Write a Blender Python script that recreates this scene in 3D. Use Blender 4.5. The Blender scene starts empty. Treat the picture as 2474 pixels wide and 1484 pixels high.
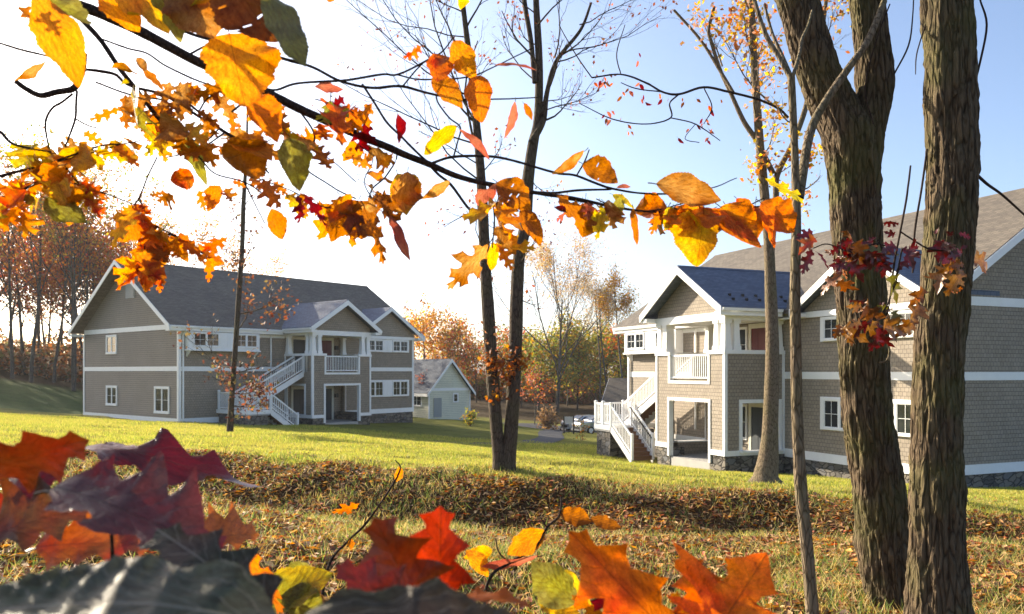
import bpy, math, random
import numpy as np
from mathutils import Vector, Matrix
R = math.radians
sc = bpy.context.scene
# ------------------------------------------------------------------ camera, sky, sun, exposure
F_PX, U0, V0 = 1920.6, 1237.0, 897.8          # a 28 mm lens; picture measured on a 2474 x 1484 print
cam_d = bpy.data.cameras.new('camera'); cam = bpy.data.objects.new('camera', cam_d)
sc.collection.objects.link(cam); sc.camera = cam
cam.location = (0, 0, 0); cam.rotation_euler = (R(90), 0, 0)
cam_d.sensor_width = 36.0; cam_d.lens = 36.0 * F_PX / 2474.0
cam_d.shift_y = (V0 - 742.0) / 2474.0
cam_d.clip_start = 0.05; cam_d.clip_end = 3000
cam_d.dof.use_dof = True; cam_d.dof.focus_distance = 4.0; cam_d.dof.aperture_fstop = 9.0
SUN_AZ, SUN_EL = R(-51.0), R(21.5)             # azimuth from +Y, negative = to the left
S = Vector((math.sin(SUN_AZ)*math.cos(SUN_EL), math.cos(SUN_AZ)*math.cos(SUN_EL), math.sin(SUN_EL)))
world = bpy.data.worlds.new("World"); sc.world = world; world.use_nodes = True
nt = world.node_tree; nt.nodes.clear()
wo = nt.nodes.new('ShaderNodeOutputWorld'); bg = nt.nodes.new('ShaderNodeBackground')
sky = nt.nodes.new('ShaderNodeTexSky'); sky.sky_type = 'NISHITA'; sky.sun_disc = False
sky.sun_elevation = SUN_EL; sky.sun_rotation = SUN_AZ
sky.air_density = 0.75; sky.dust_density = 2.6; sky.ozone_density = 1.6; sky.altitude = 100
bg.inputs['Strength'].default_value = 0.11
nt.links.new(sky.outputs[0], bg.inputs[0]); nt.links.new(bg.outputs[0], wo.inputs[0])
sun_d = bpy.data.lights.new('sun', 'SUN'); sun_d.energy = 4.6; sun_d.angle = R(0.5); sun_d.color = (1.0, 0.87, 0.67)
sun = bpy.data.objects.new('sun', sun_d); sc.collection.objects.link(sun)
sun.rotation_euler = (-S).to_track_quat('-Z', 'Y').to_euler()
sc.view_settings.view_transform = 'Standard'; sc.view_settings.look = 'None'
sc.view_settings.exposure = 1.5; sc.view_settings.gamma = 1.0
cy = sc.cycles
cy.max_bounces = 7; cy.diffuse_bounces = 4; cy.glossy_bounces = 3; cy.transmission_bounces = 4; cy.transparent_max_bounces = 4
cy.use_denoising = True; cy.sample_clamp_indirect = 6.0; cy.caustics_reflective = False; cy.caustics_refractive = False

# ------------------------------------------------------------------ helpers
C = sc.collection
def at(u, v, Y): return np.array([(u - U0) / F_PX * Y, Y, (V0 - v) / F_PX * Y])
def tag(o, label=None, cat=None, group=None, kind=None):
    for k, v in (('label', label), ('category', cat), ('group', group), ('kind', kind)):
        if v: o[k] = v
    return o
def empty(name, loc=(0, 0, 0), rz=0.0):
    o = bpy.data.objects.new(name, None); C.objects.link(o); o.location = loc; o.rotation_euler = (0, 0, rz)
    o.empty_display_size = 0.2
    return o
def link(name, me, parent=None):
    o = bpy.data.objects.new(name, me); C.objects.link(o)
    if parent is not None: o.parent = parent
    return o
def mesh(name, V, F, mat=None, parent=None, uv=None, col=None, smooth=False, autouv=False):
    """V Nx3, F a list of faces or an int array n x k -> one linked object"""
    V = np.asarray(V, np.float32).reshape(-1, 3)
    me = bpy.data.meshes.new(name)
    if isinstance(F, np.ndarray):
        n, k = F.shape
        me.vertices.add(len(V)); me.vertices.foreach_set('co', V.ravel())
        me.loops.add(n*k); me.loops.foreach_set('vertex_index', F.ravel().astype(np.int32))
        me.polygons.add(n); me.polygons.foreach_set('loop_start', np.arange(0, n*k, k, dtype=np.int32))
        me.update(calc_edges=True)
    else:
        me.from_pydata(V.tolist(), [], [list(map(int, f)) for f in F]); me.update()
    if smooth: me.polygons.foreach_set('use_smooth', np.ones(len(me.polygons), bool))
    if col is not None:
        a = me.color_attributes.new('Col', 'FLOAT_COLOR', 'POINT')
        c = np.ones((len(V), 4), np.float32); c[:, :3] = col; a.data.foreach_set('color', c.ravel())
    if uv is not None or autouv:
        l = me.uv_layers.new(name='UVMap'); n = len(me.loops)
        vi = np.zeros(n, np.int32); me.loops.foreach_get('vertex_index', vi)
        if uv is not None: q = np.asarray(uv, np.float32)[vi]
        else:
            q = np.zeros((n, 2), np.float32); P = V[vi]
            for p in me.polygons:
                N = p.normal; t = Vector((0, 0, 1)).cross(N)
                t = Vector((1, 0, 0)) if t.length < 1e-3 else t.normalized()
                b = N.cross(t); s = slice(p.loop_start, p.loop_start + p.loop_total)
                q[s, 0] = P[s] @ np.array(t); q[s, 1] = P[s] @ np.array(b)
        l.data.foreach_set('uv', q.ravel())
    if mat is not None: me.materials.append(mat)
    return link(name, me, parent)
BOXF = [(0, 3, 2, 1), (4, 5, 6, 7), (0, 1, 5, 4), (1, 2, 6, 5), (2, 3, 7, 6), (3, 0, 4, 7)]
class MB:
    """collects solid pieces that make up one mesh"""
    def __init__(s): s.V = []; s.F = []
    def add(s, V, F):
        b = len(s.V); s.V += [tuple(map(float, v)) for v in V]; s.F += [tuple(b + i for i in f) for f in F]; return s
    def box(s, x0, x1, y0, y1, z0, z1):
        return s.add([(x0, y0, z0), (x1, y0, z0), (x1, y1, z0), (x0, y1, z0), (x0, y0, z1), (x1, y0, z1), (x1, y1, z1), (x0, y1, z1)], BOXF)
    def taper(s, cx, cy_, z0, z1, a, b):
        return s.add([(cx-a, cy_-a, z0), (cx+a, cy_-a, z0), (cx+a, cy_+a, z0), (cx-a, cy_+a, z0), (cx-b, cy_-b, z1), (cx+b, cy_-b, z1), (cx+b, cy_+b, z1), (cx-b, cy_+b, z1)], BOXF)
    def prism(s, poly, vec):
        n = len(poly); P = [np.array(p, float) for p in poly]; v = np.array(vec, float)
        nn = sum(np.cross(P[i]-P[0], P[(i+1) % n]-P[0]) for i in range(1, n-1))
        if nn @ v > 0: P = P[::-1]
        return s.add(P + [p + v for p in P], [tuple(range(n)), tuple(range(2*n-1, n-1, -1))] + [(i, i+n, (i+1) % n+n, (i+1) % n) for i in range(n)])
    def bar(s, p, q, w, h):
        """square bar from p to q: width w sideways, height h"""
        p = np.array(p, float); q = np.array(q, float); d = q-p; d /= np.linalg.norm(d)
        side = np.cross(d, (0, 0, 1)); side = np.array((1, 0, 0.)) if np.linalg.norm(side) < 1e-6 else side/np.linalg.norm(side)
        up = np.cross(side, d)
        c = [-side*w/2-up*h/2, side*w/2-up*h/2, side*w/2+up*h/2, -side*w/2+up*h/2]
        return s.add([p+e for e in c]+[q+e for e in c], [(3, 2, 1, 0), (4, 5, 6, 7), (0, 1, 5, 4), (1, 2, 6, 5), (2, 3, 7, 6), (3, 0, 4, 7)])
    def panel(s, x0, x1, z0, z1, holes, fn):
        """sheet with rectangular openings; fn(x,z,side) -> point, side 0 = outer face, 1 = inner"""
        xs = sorted({x0, x1, *[h[0] for h in holes], *[h[1] for h in holes]}); zs = sorted({z0, z1, *[h[2] for h in holes], *[h[3] for h in holes]})
        xs = [x for x in xs if x0 <= x <= x1]; zs = [z for z in zs if z0 <= z <= z1]
        full = lambda i, j: 0 <= i < len(xs)-1 and 0 <= j < len(zs)-1 and not any(h[0]-1e-6 <= xs[i] and xs[i+1] <= h[1]+1e-6 and h[2]-1e-6 <= zs[j] and zs[j+1] <= h[3]+1e-6 for h in holes)
        Q = lambda a, b, c_, d: s.add([fn(*a), fn(*b), fn(*c_), fn(*d)], [(0, 1, 2, 3)])
        for i in range(len(xs)-1):
            for j in range(len(zs)-1):
                if not full(i, j): continue
                a, b, c_, d = xs[i], xs[i+1], zs[j], zs[j+1]
                Q((a, c_, 0), (b, c_, 0), (b, d, 0), (a, d, 0)); Q((b, c_, 1), (a, c_, 1), (a, d, 1), (b, d, 1))
                if not full(i-1, j): Q((a, c_, 1), (a, c_, 0), (a, d, 0), (a, d, 1))
                if not full(i+1, j): Q((b, c_, 0), (b, c_, 1), (b, d, 1), (b, d, 0))
                if not full(i, j-1): Q((a, c_, 1), (b, c_, 1), (b, c_, 0), (a, c_, 0))
                if not full(i, j+1): Q((a, d, 0), (b, d, 0), (b, d, 1), (a, d, 1))
        return s
    def build(s, name, mat, parent=None, smooth=False, autouv=True):
        return mesh(name, s.V, s.F, mat, parent, smooth=smooth, autouv=autouv)
def spline(P, n):
    """Catmull-Rom through rows of P (any number of columns), n points per span"""
    P = np.asarray(P, float); Q = np.vstack([2*P[0]-P[1], P, 2*P[-1]-P[-2]]); out = []
    for i in range(1, len(Q)-2):
        for t in np.linspace(0, 1, n, endpoint=False):
            a, b, c_, d = Q[i-1:i+3]
            out.append(.5*((2*b)+(-a+c_)*t+(2*a-5*b+4*c_-d)*t*t+(-a+3*b-3*c_+d)*t**3))
    out.append(P[-1]); return np.array(out)
def tube(P, r, k=6):
    """ring tube; returns V, quads"""
    P = np.asarray(P, float); r = np.broadcast_to(np.asarray(r, float), (len(P),))
    T = np.gradient(P, axis=0); T /= np.linalg.norm(T, axis=1)[:, None]+1e-12
    ref = np.array([0.31, 0.2, 0.93]) if abs(T[:, 2]).mean() < .8 else np.array([1., 0.13, 0.05])
    A = np.cross(T, ref); A /= np.linalg.norm(A, axis=1)[:, None]+1e-12; B = np.cross(T, A)
    th = np.arange(k)*2*np.pi/k
    V = P[:, None, :] + r[:, None, None]*(np.cos(th)[None, :, None]*A[:, None, :] + np.sin(th)[None, :, None]*B[:, None, :])
    n = len(P); i = np.arange(n-1)[:, None]*k; j = np.arange(k)[None, :]
    Fq = np.stack([i+j, i+(j+1) % k, i+k+(j+1) % k, i+k+j], -1).reshape(-1, 4)
    return V.reshape(-1, 3), Fq
class Tubes:
    def __init__(s): s.V = []; s.F = []; s.n = 0
    def add(s, P, r, k=5):
        v, f = tube(P, r, k); s.V.append(v); s.F.append(f+s.n); s.n += len(v)
    def build(s, name, mat, parent=None, smooth=True):
        return mesh(name, np.vstack(s.V), np.vstack(s.F), mat, parent, smooth=smooth)
def vnoise(p, seed=0):
    """value noise of points N x 3 (numpy) in -1..1"""
    p = np.asarray(p, float); i = np.floor(p).astype(np.int64); f = p-i; f = f*f*(3-2*f)
    def h(x, y, z):
        n = (x*374761393 + y*668265263 + z*2147483647 + seed*974634777) & 0xffffffff
        n = ((n ^ (n >> 13))*1274126177) & 0xffffffff; n = (n ^ (n >> 16)) & 0xffff
        return n/32767.5-1
    r = 0
    for a in (0, 1):
        for b in (0, 1):
            for c_ in (0, 1):
                w = (f[:, 0] if a else 1-f[:, 0])*(f[:, 1] if b else 1-f[:, 1])*(f[:, 2] if c_ else 1-f[:, 2])
                r = r + w*h(i[:, 0]+a, i[:, 1]+b, i[:, 2]+c_)
    return r
def fbm(p, o=4, seed=0):
    p = np.asarray(p, float); r = 0; a = 1.0
    for k in range(o): r = r+a*vnoise(p*2**k, seed+k); a *= .5
    return r

# ------------------------------------------------------------------ materials
class NT:
    def __init__(s, name):
        s.m = bpy.data.materials.new(name); s.m.use_nodes = True; s.t = s.m.node_tree; s.t.nodes.clear()
        s.out = s.n('ShaderNodeOutputMaterial')
    def n(s, typ, **kw):
        x = s.t.nodes.new(typ)
        for k, v in kw.items():
            if hasattr(x, k) and not isinstance(v, tuple): setattr(x, k, v)
        return x
    def l(s, a, b): s.t.links.new(a, b)
    def set(s, sock, v):
        if hasattr(v, 'is_linked') or isinstance(v, bpy.types.NodeSocket): s.l(v, sock)
        else: sock.default_value = v
    def math(s, op, a, b=0.0, c_=None):
        x = s.n('ShaderNodeMath'); x.operation = op; s.set(x.inputs[0], a); s.set(x.inputs[1], b)
        if c_ is not None: s.set(x.inputs[2], c_)
        return x.outputs[0]
    def mix(s, fac, a, b, mode='MIX'):
        x = s.n('ShaderNodeMixRGB'); x.blend_type = mode; s.set(x.inputs[0], fac)
        for i, c_ in ((1, a), (2, b)): s.set(x.inputs[i], (*c_, 1) if isinstance(c_, tuple) and len(c_) == 3 else c_)
        return x.outputs[0]
    def noise(s, vec, scale, detail=4, rough=.55):
        x = s.n('ShaderNodeTexNoise'); s.l(vec, x.inputs['Vector']); x.inputs['Scale'].default_value = scale
        x.inputs['Detail'].default_value = detail; x.inputs['Roughness'].default_value = rough; return x.outputs['Fac']
    def ramp(s, fac, *st):
        x = s.n('ShaderNodeValToRGB'); s.l(fac, x.inputs[0]); e = x.color_ramp.elements
        while len(e) < len(st): e.new(.5)
        for el, (p, c_) in zip(e, st): el.position = p; el.color = (*c_, 1) if len(c_) == 3 else c_
        return x.outputs[0]
    def map(s, vec, scale):
        x = s.n('ShaderNodeMapping'); s.l(vec, x.inputs[0]); x.inputs['Scale'].default_value = scale; return x.outputs[0]
    def coord(s, w='Object'): return s.n('ShaderNodeTexCoord').outputs[w]
    def bump(s, h, strength=.3, dist=.02):
        x = s.n('ShaderNodeBump'); s.l(h, x.inputs['Height']); x.inputs['Strength'].default_value = strength; x.inputs['Distance'].default_value = dist; return x.outputs[0]
    def bsdf(s, colr, rough=.6, bump=None, spec=.4, metal=0.0, coat=0.0):
        b = s.n('ShaderNodeBsdfPrincipled'); s.set(b.inputs['Base Color'], (*colr, 1) if isinstance(colr, tuple) else colr)
        s.set(b.inputs['Roughness'], rough); b.inputs['Specular IOR Level'].default_value = spec; b.inputs['Metallic'].default_value = metal
        b.inputs['Coat Weight'].default_value = coat
        if bump is not None: s.l(bump, b.inputs['Normal'])
        return b
    def done(s, sh):
        s.l(sh.outputs[0] if hasattr(sh, 'outputs') else sh, s.out.inputs['Surface']); return s.m
M = {}
def paint(name, c_, rough=.5, var=.08, spec=.35):
    t = NT(name); o = t.coord(); n = t.noise(o, 3.0, 5); n2 = t.noise(o, 40, 3)
    f = t.math('MULTIPLY', t.math('ADD', t.math('SUBTRACT', n, .5), t.math('MULTIPLY', t.math('SUBTRACT', n2, .5), .5)), var*2)
    cc = t.mix(1.0, c_, t.n('ShaderNodeCombineXYZ').outputs[0], 'MIX') if False else None
    k = t.math('ADD', f, 1.0); x = t.n('ShaderNodeVectorMath'); x.operation = 'SCALE'; x.inputs[0].default_value = c_; t.l(k, x.inputs['Scale'])
    M[name] = t.done(t.bsdf(x.outputs[0], rough, t.bump(n2, .08, .01), spec))
paint('white', (.80, .80, .79)); paint('cream', (.62, .60, .50)); paint('door_red', (.10, .010, .012), .4); paint('dark_metal', (.012, .012, .013), .45)
paint('concrete', (.36, .35, .33), .85, .15); paint('tread', (.17, .085, .045), .6, .2); paint('soffit', (.70, .70, .68)); paint('interior', (.30, .255, .17), .7)
paint('grey_plastic', (.28, .30, .30), .5); paint('unit_dark', (.035, .045, .055), .5); paint('galv', (.55, .57, .58), .4); paint('cable', (.02, .02, .02)); paint('sign_face', (.45, .46, .46), .5)
def siding(name, c1, c2, w, h, mort=.012, off=.5):
    t = NT(name); uv = t.coord('UV'); b = t.n('ShaderNodeTexBrick'); t.l(uv, b.inputs['Vector'])
    b.offset = off; b.squash = 1.0; b.inputs['Scale'].default_value = 1.0; b.inputs['Brick Width'].default_value = w; b.inputs['Row Height'].default_value = h
    b.inputs['Mortar Size'].default_value = mort; b.inputs['Mortar Smooth'].default_value = .3; b.inputs['Bias'].default_value = 0
    b.inputs['Color1'].default_value = (*c1, 1); b.inputs['Color2'].default_value = (*c2, 1); b.inputs['Mortar'].default_value = (*[x*.45 for x in c1], 1)
    sx = t.n('ShaderNodeSeparateXYZ'); t.l(uv, sx.inputs[0])
    fr = t.math('FRACT', t.math('DIVIDE', sx.outputs[1], h))
    n = t.noise(t.map(uv, (8, 60, 1)), 1.0, 5, .6); n2 = t.noise(uv, .6, 4)
    cc = t.mix(.35, b.outputs['Color'], t.ramp(n, (.25, (.25, .25, .25)), (.75, (1, 1, 1))), 'MULTIPLY')
    cc = t.mix(.30, cc, t.ramp(n2, (.3, (.5, .5, .52)), (.7, (1.0, 1, .98))), 'MULTIPLY')
    hgt = t.math('SUBTRACT', t.math('SUBTRACT', 1.0, fr), t.math('MULTIPLY', b.outputs['Fac'], .8))
    hgt = t.math('ADD', hgt, t.math('MULTIPLY', n, .25))
    M[name] = t.done(t.bsdf(cc, .75, t.bump(hgt, .55, .02), .25))
siding('shingle', (.385, .325, .255), (.325, .272, .210), .16, .14, .009)
siding('lap', (.35, .30, .245), (.34, .29, .24), 3.6, .125, .010, .37)
siding('cream_lap', (.82, .81, .64), (.80, .79, .63), 3.6, .16, .010, .3)
siding('roofing', (.200, .170, .132), (.128, .108, .088), .30, .145, .010)
siding('sky_sheen_roofing', (.155, .185, .25), (.11, .135, .19), .30, .145, .010)  # same shingles as the main roof, sky reflection painted in as blue
siding('slate_blue_roofing', (.022, .050, .100), (.016, .036, .075), .30, .145, .010)
def stone():
    t = NT('stone'); uv = t.coord('UV'); mp = t.map(uv, (3.0, 5.2, 1)); n = t.noise(uv, 5, 3)
    mv = t.n('ShaderNodeVectorMath'); mv.operation = 'ADD'; t.l(mp, mv.inputs[0]); cx = t.n('ShaderNodeCombineXYZ'); t.l(n, cx.inputs[0]); t.l(n, cx.inputs[1]); t.l(cx.outputs[0], mv.inputs[1])
    v = t.n('ShaderNodeTexVoronoi'); t.l(mv.outputs[0], v.inputs['Vector']); v.inputs['Scale'].default_value = 1
    e = t.n('ShaderNodeTexVoronoi'); e.feature = 'DISTANCE_TO_EDGE'; t.l(mv.outputs[0], e.inputs['Vector']); e.inputs['Scale'].default_value = 1
    sp = t.n('ShaderNodeSeparateColor'); t.l(v.outputs['Color'], sp.inputs[0])
    base = t.ramp(sp.outputs[0], (0, (.10, .095, .09)), (.35, (.20, .18, .155)), (.65, (.27, .235, .185)), (1, (.16, .165, .175)))
    base = t.mix(.5, base, t.ramp(t.noise(uv, 30, 5), (.3, (.35, .35, .35)), (.7, (1, 1, 1))), 'MULTIPLY')
    edge = t.ramp(e.outputs[0], (.02, (0, 0, 0)), (.09, (1, 1, 1)))
    M['stone'] = t.done(t.bsdf(t.mix(edge, (.055, .05, .045), base), .85, t.bump(edge, .8, .04), .2))
stone()
def glass():
    t = NT('window_glass'); o = t.coord(); n = t.noise(o, .9, 2); w = t.noise(o, 1.7, 2)
    b = t.bsdf(t.ramp(n, (.35, (.010, .013, .016)), (.65, (.05, .055, .06))), .04, t.bump(w, .05, .05), .55)
    b.inputs['IOR'].default_value = 1.5
    M['glass'] = t.done(b)
glass()
def bark(name, c1, c2, moss=0.0, sx=22, sz=3.2, strength=.9):
    t = NT(name); o = t.coord(); m = t.map(o, (sx, sx, sz)); n = t.noise(m, 1.0, 6, .65); n2 = t.noise(o, 2.2, 3); n3 = t.noise(t.map(o, (70, 70, 14)), 1, 4)
    vor = t.n('ShaderNodeTexVoronoi'); vor.feature = 'DISTANCE_TO_EDGE'; t.l(t.map(o, (sx*.8, sx*.8, sz*.9)), vor.inputs['Vector']); vor.inputs['Scale'].default_value = 1
    ed = t.ramp(vor.outputs[0], (0, (.0, .0, .0)), (.18, (1, 1, 1)))
    cc = t.mix(n, c1, c2); cc = t.mix(.75, cc, t.ramp(ed, (0, (.25, .22, .2)), (.7, (1, 1, 1))), 'MULTIPLY')
    cc = t.mix(.4, cc, t.ramp(n3, (.3, (.3, .3, .3)), (.65, (1, 1, 1))), 'MULTIPLY')
    if moss: cc = t.mix(t.math('MULTIPLY', t.ramp(n2, (.45, (0, 0, 0)), (.7, (1, 1, 1))), moss), cc, (.11, .115, .03))
    h = t.math('ADD', t.math('MULTIPLY', ed, .6), t.math('ADD', n, t.math('MULTIPLY', n3, .3)))
    M[name] = t.done(t.bsdf(cc, .9, t.bump(h, strength, .03), .15))
bark('bark_shaggy', (.034, .023, .015), (.22, .16, .098), .55, 34, 4.5)
bark('bark_sapling', (.11, .08, .05), (.34, .265, .175), .3, 40, 9, .6)
bark('bark_dark', (.055, .040, .030), (.16, .12, .085), .2, 30, 6, .7)
bark('bark_grey', (.07, .06, .052), (.17, .15, .13), .2, 14, 3, .6)
bark('bark_twig', (.030, .020, .016), (.075, .050, .038), 0, 160, 40, .3)
def leafy(name, trans=.5, rough=.5, veins=False, sat=1.25, spec=.3, pale=False):
    t = NT(name); a = t.n('ShaderNodeVertexColor'); a.layer_name = 'Col'; cc = a.outputs[0]; bmp = None
    if veins:
        uv = t.coord('UV'); sx = t.n('ShaderNodeSeparateXYZ'); t.l(uv, sx.inputs[0])
        ax = t.math('ABSOLUTE', sx.outputs[0]); wob = t.noise(uv, 4, 2)
        ph = t.math('ADD', t.math('SUBTRACT', t.math('MULTIPLY', sx.outputs[1], 7.5), t.math('MULTIPLY', ax, 3.6)), t.math('MULTIPLY', wob, 1.1))
        tri = t.math('ABSOLUTE', t.math('SUBTRACT', t.math('FRACT', ph), .5))
        side = t.ramp(tri, (.0, (1, 1, 1)), (.05, (0, 0, 0)))
        mid = t.ramp(ax, (.006, (1, 1, 1)), (.022, (0, 0, 0)))
        vn = t.math('MAXIMUM', t.math('MULTIPLY', side, .85), mid)
        blot = t.noise(uv, 7, 5, .7); fine = t.noise(uv, 38, 3, .7); vo = t.n('ShaderNodeTexVoronoi'); vo.feature = 'DISTANCE_TO_EDGE'; t.l(uv, vo.inputs['Vector']); vo.inputs['Scale'].default_value = 30; ret = t.ramp(vo.outputs[0], (.0, (.62, .55, .5)), (.12, (1, 1, 1))); spk = t.ramp(t.noise(uv, 16, 2, .4), (.66, (1, 1, 1)), (.72, (.25, .14, .09)))
        cc = t.mix(.75, cc, t.ramp(blot, (.30, (.22, .13, .09)), (.42, (.72, .60, .5)), (.56, (1, 1, 1)), (.75, (1.25, 1.2, 1.0))), 'MULTIPLY')
        cc = t.mix(.35, cc, t.ramp(fine, (.3, (.35, .3, .25)), (.6, (1, 1, 1))), 'MULTIPLY')
        cc = t.mix(.8, cc, ret, 'MULTIPLY'); cc = t.mix(.7, cc, spk, 'MULTIPLY')
        cc = t.mix(t.math('MULTIPLY', vn, .6 if pale else .7), cc, t.mix(.6, cc, (.50, .42, .32)) if pale else t.mix(.75, cc, (.045, .018, .008)))
        bmp = t.bump(t.math('ADD', t.math('MULTIPLY', tri, .45), t.math('ADD', t.math('MULTIPLY', t.math('ADD', fine, blot), .30), t.math('MULTIPLY', vn, -.25))), .45, .004)
    hs = t.n('ShaderNodeHueSaturation'); hs.inputs['Saturation'].default_value = sat; hs.inputs['Value'].default_value = 1.6 if name == 'leaf' else 1.15 if name == 'leaf_thick' else 1.35; t.l(cc, hs.inputs['Color'])
    b = t.bsdf(cc, rough, bmp, spec); tr = t.n('ShaderNodeBsdfTranslucent'); t.l(hs.outputs[0], tr.inputs[0])
    if bmp is not None: t.l(bmp, tr.inputs['Normal'])
    mx = t.n('ShaderNodeMixShader'); mx.inputs[0].default_value = trans; t.l(b.outputs[0], mx.inputs[1]); t.l(tr.outputs[0], mx.inputs[2])
    M[name] = t.done(mx)
leafy('leaf', .6, .42, True, 1.15); leafy('foliage', .5, .6); leafy('grass', .4, .6, sat=1.1); leafy('litter', .25, .7)
leafy('leaf_thick', .28, .34, True, 1.2, .6)
leafy('leaf_slate', .10, .50, True, 1.0, .3, True)
def ground_mat():
    t = NT('ground'); o = t.coord(); a = t.n('ShaderNodeVertexColor'); a.layer_name = 'Col'
    n = t.noise(o, 1.3, 6, .65); n2 = t.noise(o, 14, 6, .7); n3 = t.noise(o, 70, 4, .7)
    cc = t.mix(.55, a.outputs[0], t.ramp(n, (.3, (.55, .5, .4)), (.7, (1.15, 1.15, 1))), 'MULTIPLY')
    cc = t.mix(.7, cc, t.ramp(n2, (.3, (.35, .33, .28)), (.65, (1.1, 1.1, 1))), 'MULTIPLY')
    cc = t.mix(.6, cc, t.ramp(n3, (.3, (.4, .4, .4)), (.65, (1.1, 1.1, 1))), 'MULTIPLY')
    M['ground'] = t.done(t.bsdf(cc, .95, t.bump(t.math('ADD', n2, t.math('MULTIPLY', n3, .6)), 1.0, .06), .1))
ground_mat()
def asphalt():
    t = NT('asphalt'); o = t.coord(); n = t.noise(o, 120, 3, .8); n2 = t.noise(o, .8, 4)
    cc = t.mix(.6, t.ramp(n, (.3, (.035, .036, .04)), (.7, (.085, .085, .09))), t.ramp(n2, (.3, (.6, .6, .6)), (.7, (1, 1, 1))), 'MULTIPLY')
    M['asphalt'] = t.done(t.bsdf(cc, .85, t.bump(n, .5, .01), .3))
asphalt()
def carpaint():
    t = NT('car_paint'); n = t.noise(t.coord(), 400, 1); b = t.bsdf(t.ramp(n, (.4, (.42, .44, .46)), (.6, (.52, .54, .56))), .28, None, .5, .55, .7); M['car_paint'] = t.done(b)
carpaint(); paint('tyre', (.012, .012, .012), .8); paint('chrome', (.6, .6, .6), .2); paint('headlight', (.75, .78, .8), .1)
# ------------------------------------------------------------------ the ground
CP = []
def cp(u, v, Y): CP.append(at(u, v, Y))
for u, z in ((-1500, -1.45), (0, -1.62), (1237, -1.72), (2474, -1.80), (4000, -1.9)):
    CP.append(np.array([(u-U0)/F_PX*3, 3.0, z+.03])); CP.append(np.array([(u-U0)/F_PX*3.2, -3.0, z+.05]))
    CP.append(np.array([(u-U0)/F_PX*6, 6.0, z-.03]))
for u, v, Y in ((0, 1205, 9.6), (700, 1245, 9.6), (1237, 1296, 9.6), (1850, 1310, 9.6), (2474, 1330, 9.6),
                (0, 1185, 12.9), (700, 1240, 12.8), (1237, 1305, 12.6), (1850, 1330, 11.9), (2474, 1345, 11.2),
                (0, 1200, 11.6), (700, 1256, 11.6), (1237, 1318, 11.5), (1850, 1334, 11.0), (2474, 1345, 10.6),
                (0, 1098, 14.5), (400, 1105, 14.5), (860, 1138, 14.5), (1237, 1152, 14.6), (1700, 1190, 13.6), (2050, 1226, 13.0), (2474, 1246, 12.6),
                (0, 1080, 16.6), (600, 1097, 16.6), (1000, 1124, 16.6), (1237, 1138, 16.6), (1700, 1171, 16.2), (2050, 1203, 16), (2474, 1226, 15.6), (0, 1058, 20), (600, 1080, 20), (950, 1108, 20), (1220, 1121, 20), (1450, 1132, 20), (1700, 1150, 20), (2100, 1176, 20), (2474, 1196, 20),
                (0, 1018, 31), (300, 1034, 31), (555, 1049, 31), (800, 1054, 31), (1000, 1072, 29), (1190, 1098, 25), (1330, 1109, 22.5), (1450, 1116, 21.5),
                (1600, 1139, 26), (1750, 1141, 29.5), (2050, 1165, 26), (2330, 1186, 24.5), (2600, 1190, 24),
                (436, 1024, 45.4), (190, 1002, 53), (620, 1028, 47), (760, 1029, 47), (890, 1028, 52), (1000, 1023, 59), (1060, 1040, 54),
                (1120, 1072, 42), (1230, 1090, 36), (1300, 1072, 45), (1240, 1044, 56), (1440, 1102, 37.5), (1400, 1075, 46), (1560, 1120, 36),
                (1250, 1030, 68), (1390, 1046, 70), (1440, 1046, 70), (1100, 1003, 83), (1180, 1010, 83), (1010, 999, 80),
                (0, 988, 59), (0, 935, 71), (0, 906, 82), (100, 922, 81), (190, 942, 79), (190, 998, 64), (330, 960, 80), (-400, 880, 80), (-400, 985, 55)):
    cp(u, v, Y)
for x, y, z in ((-60, 110, .6), (-20, 110, -3.6), (10, 115, -5.2), (40, 110, -6), (-90, 160, 1), (0, 180, -4.6), (70, 160, -6), (30, 60, -5.0), (45, 35, -4.4), (24, 20, -3.5),
                (30, 8, -2.4), (-30, 20, -1.4), (-45, 40, -1.6), (-70, 70, .3), (30, -30, -2), (-30, -30, -1.2), (-200, 300, 2), (0, 320, -4), (200, 300, -6), (150, 0, -5), (-150, 0, 0)):
    CP.append(np.array([x, y, z], float))
CP = np.array(CP)
def _phi(r): return np.where(r > 1e-9, r*r*np.log(r+1e-12), 0.0)
_K = _phi(np.linalg.norm(CP[:, None, :2]-CP[None, :, :2], axis=2)) + np.eye(len(CP))*0.25
_P = np.c_[np.ones(len(CP)), CP[:, :2]]
_W = np.linalg.solve(np.block([[_K, _P], [_P.T, np.zeros((3, 3))]]), np.r_[CP[:, 2], 0, 0, 0])
def gz0(x, y):
    x = np.atleast_1d(np.asarray(x, float)); y = np.atleast_1d(np.asarray(y, float)); out = np.empty(len(x))
    for i in range(0, len(x), 20000):
        q = np.c_[x[i:i+20000], y[i:i+20000]]
        out[i:i+20000] = _phi(np.linalg.norm(q[:, None, :]-CP[None, :, :2], axis=2)) @ _W[:len(CP)] + np.c_[np.ones(len(q)), q] @ _W[len(CP):]
    return out
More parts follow.
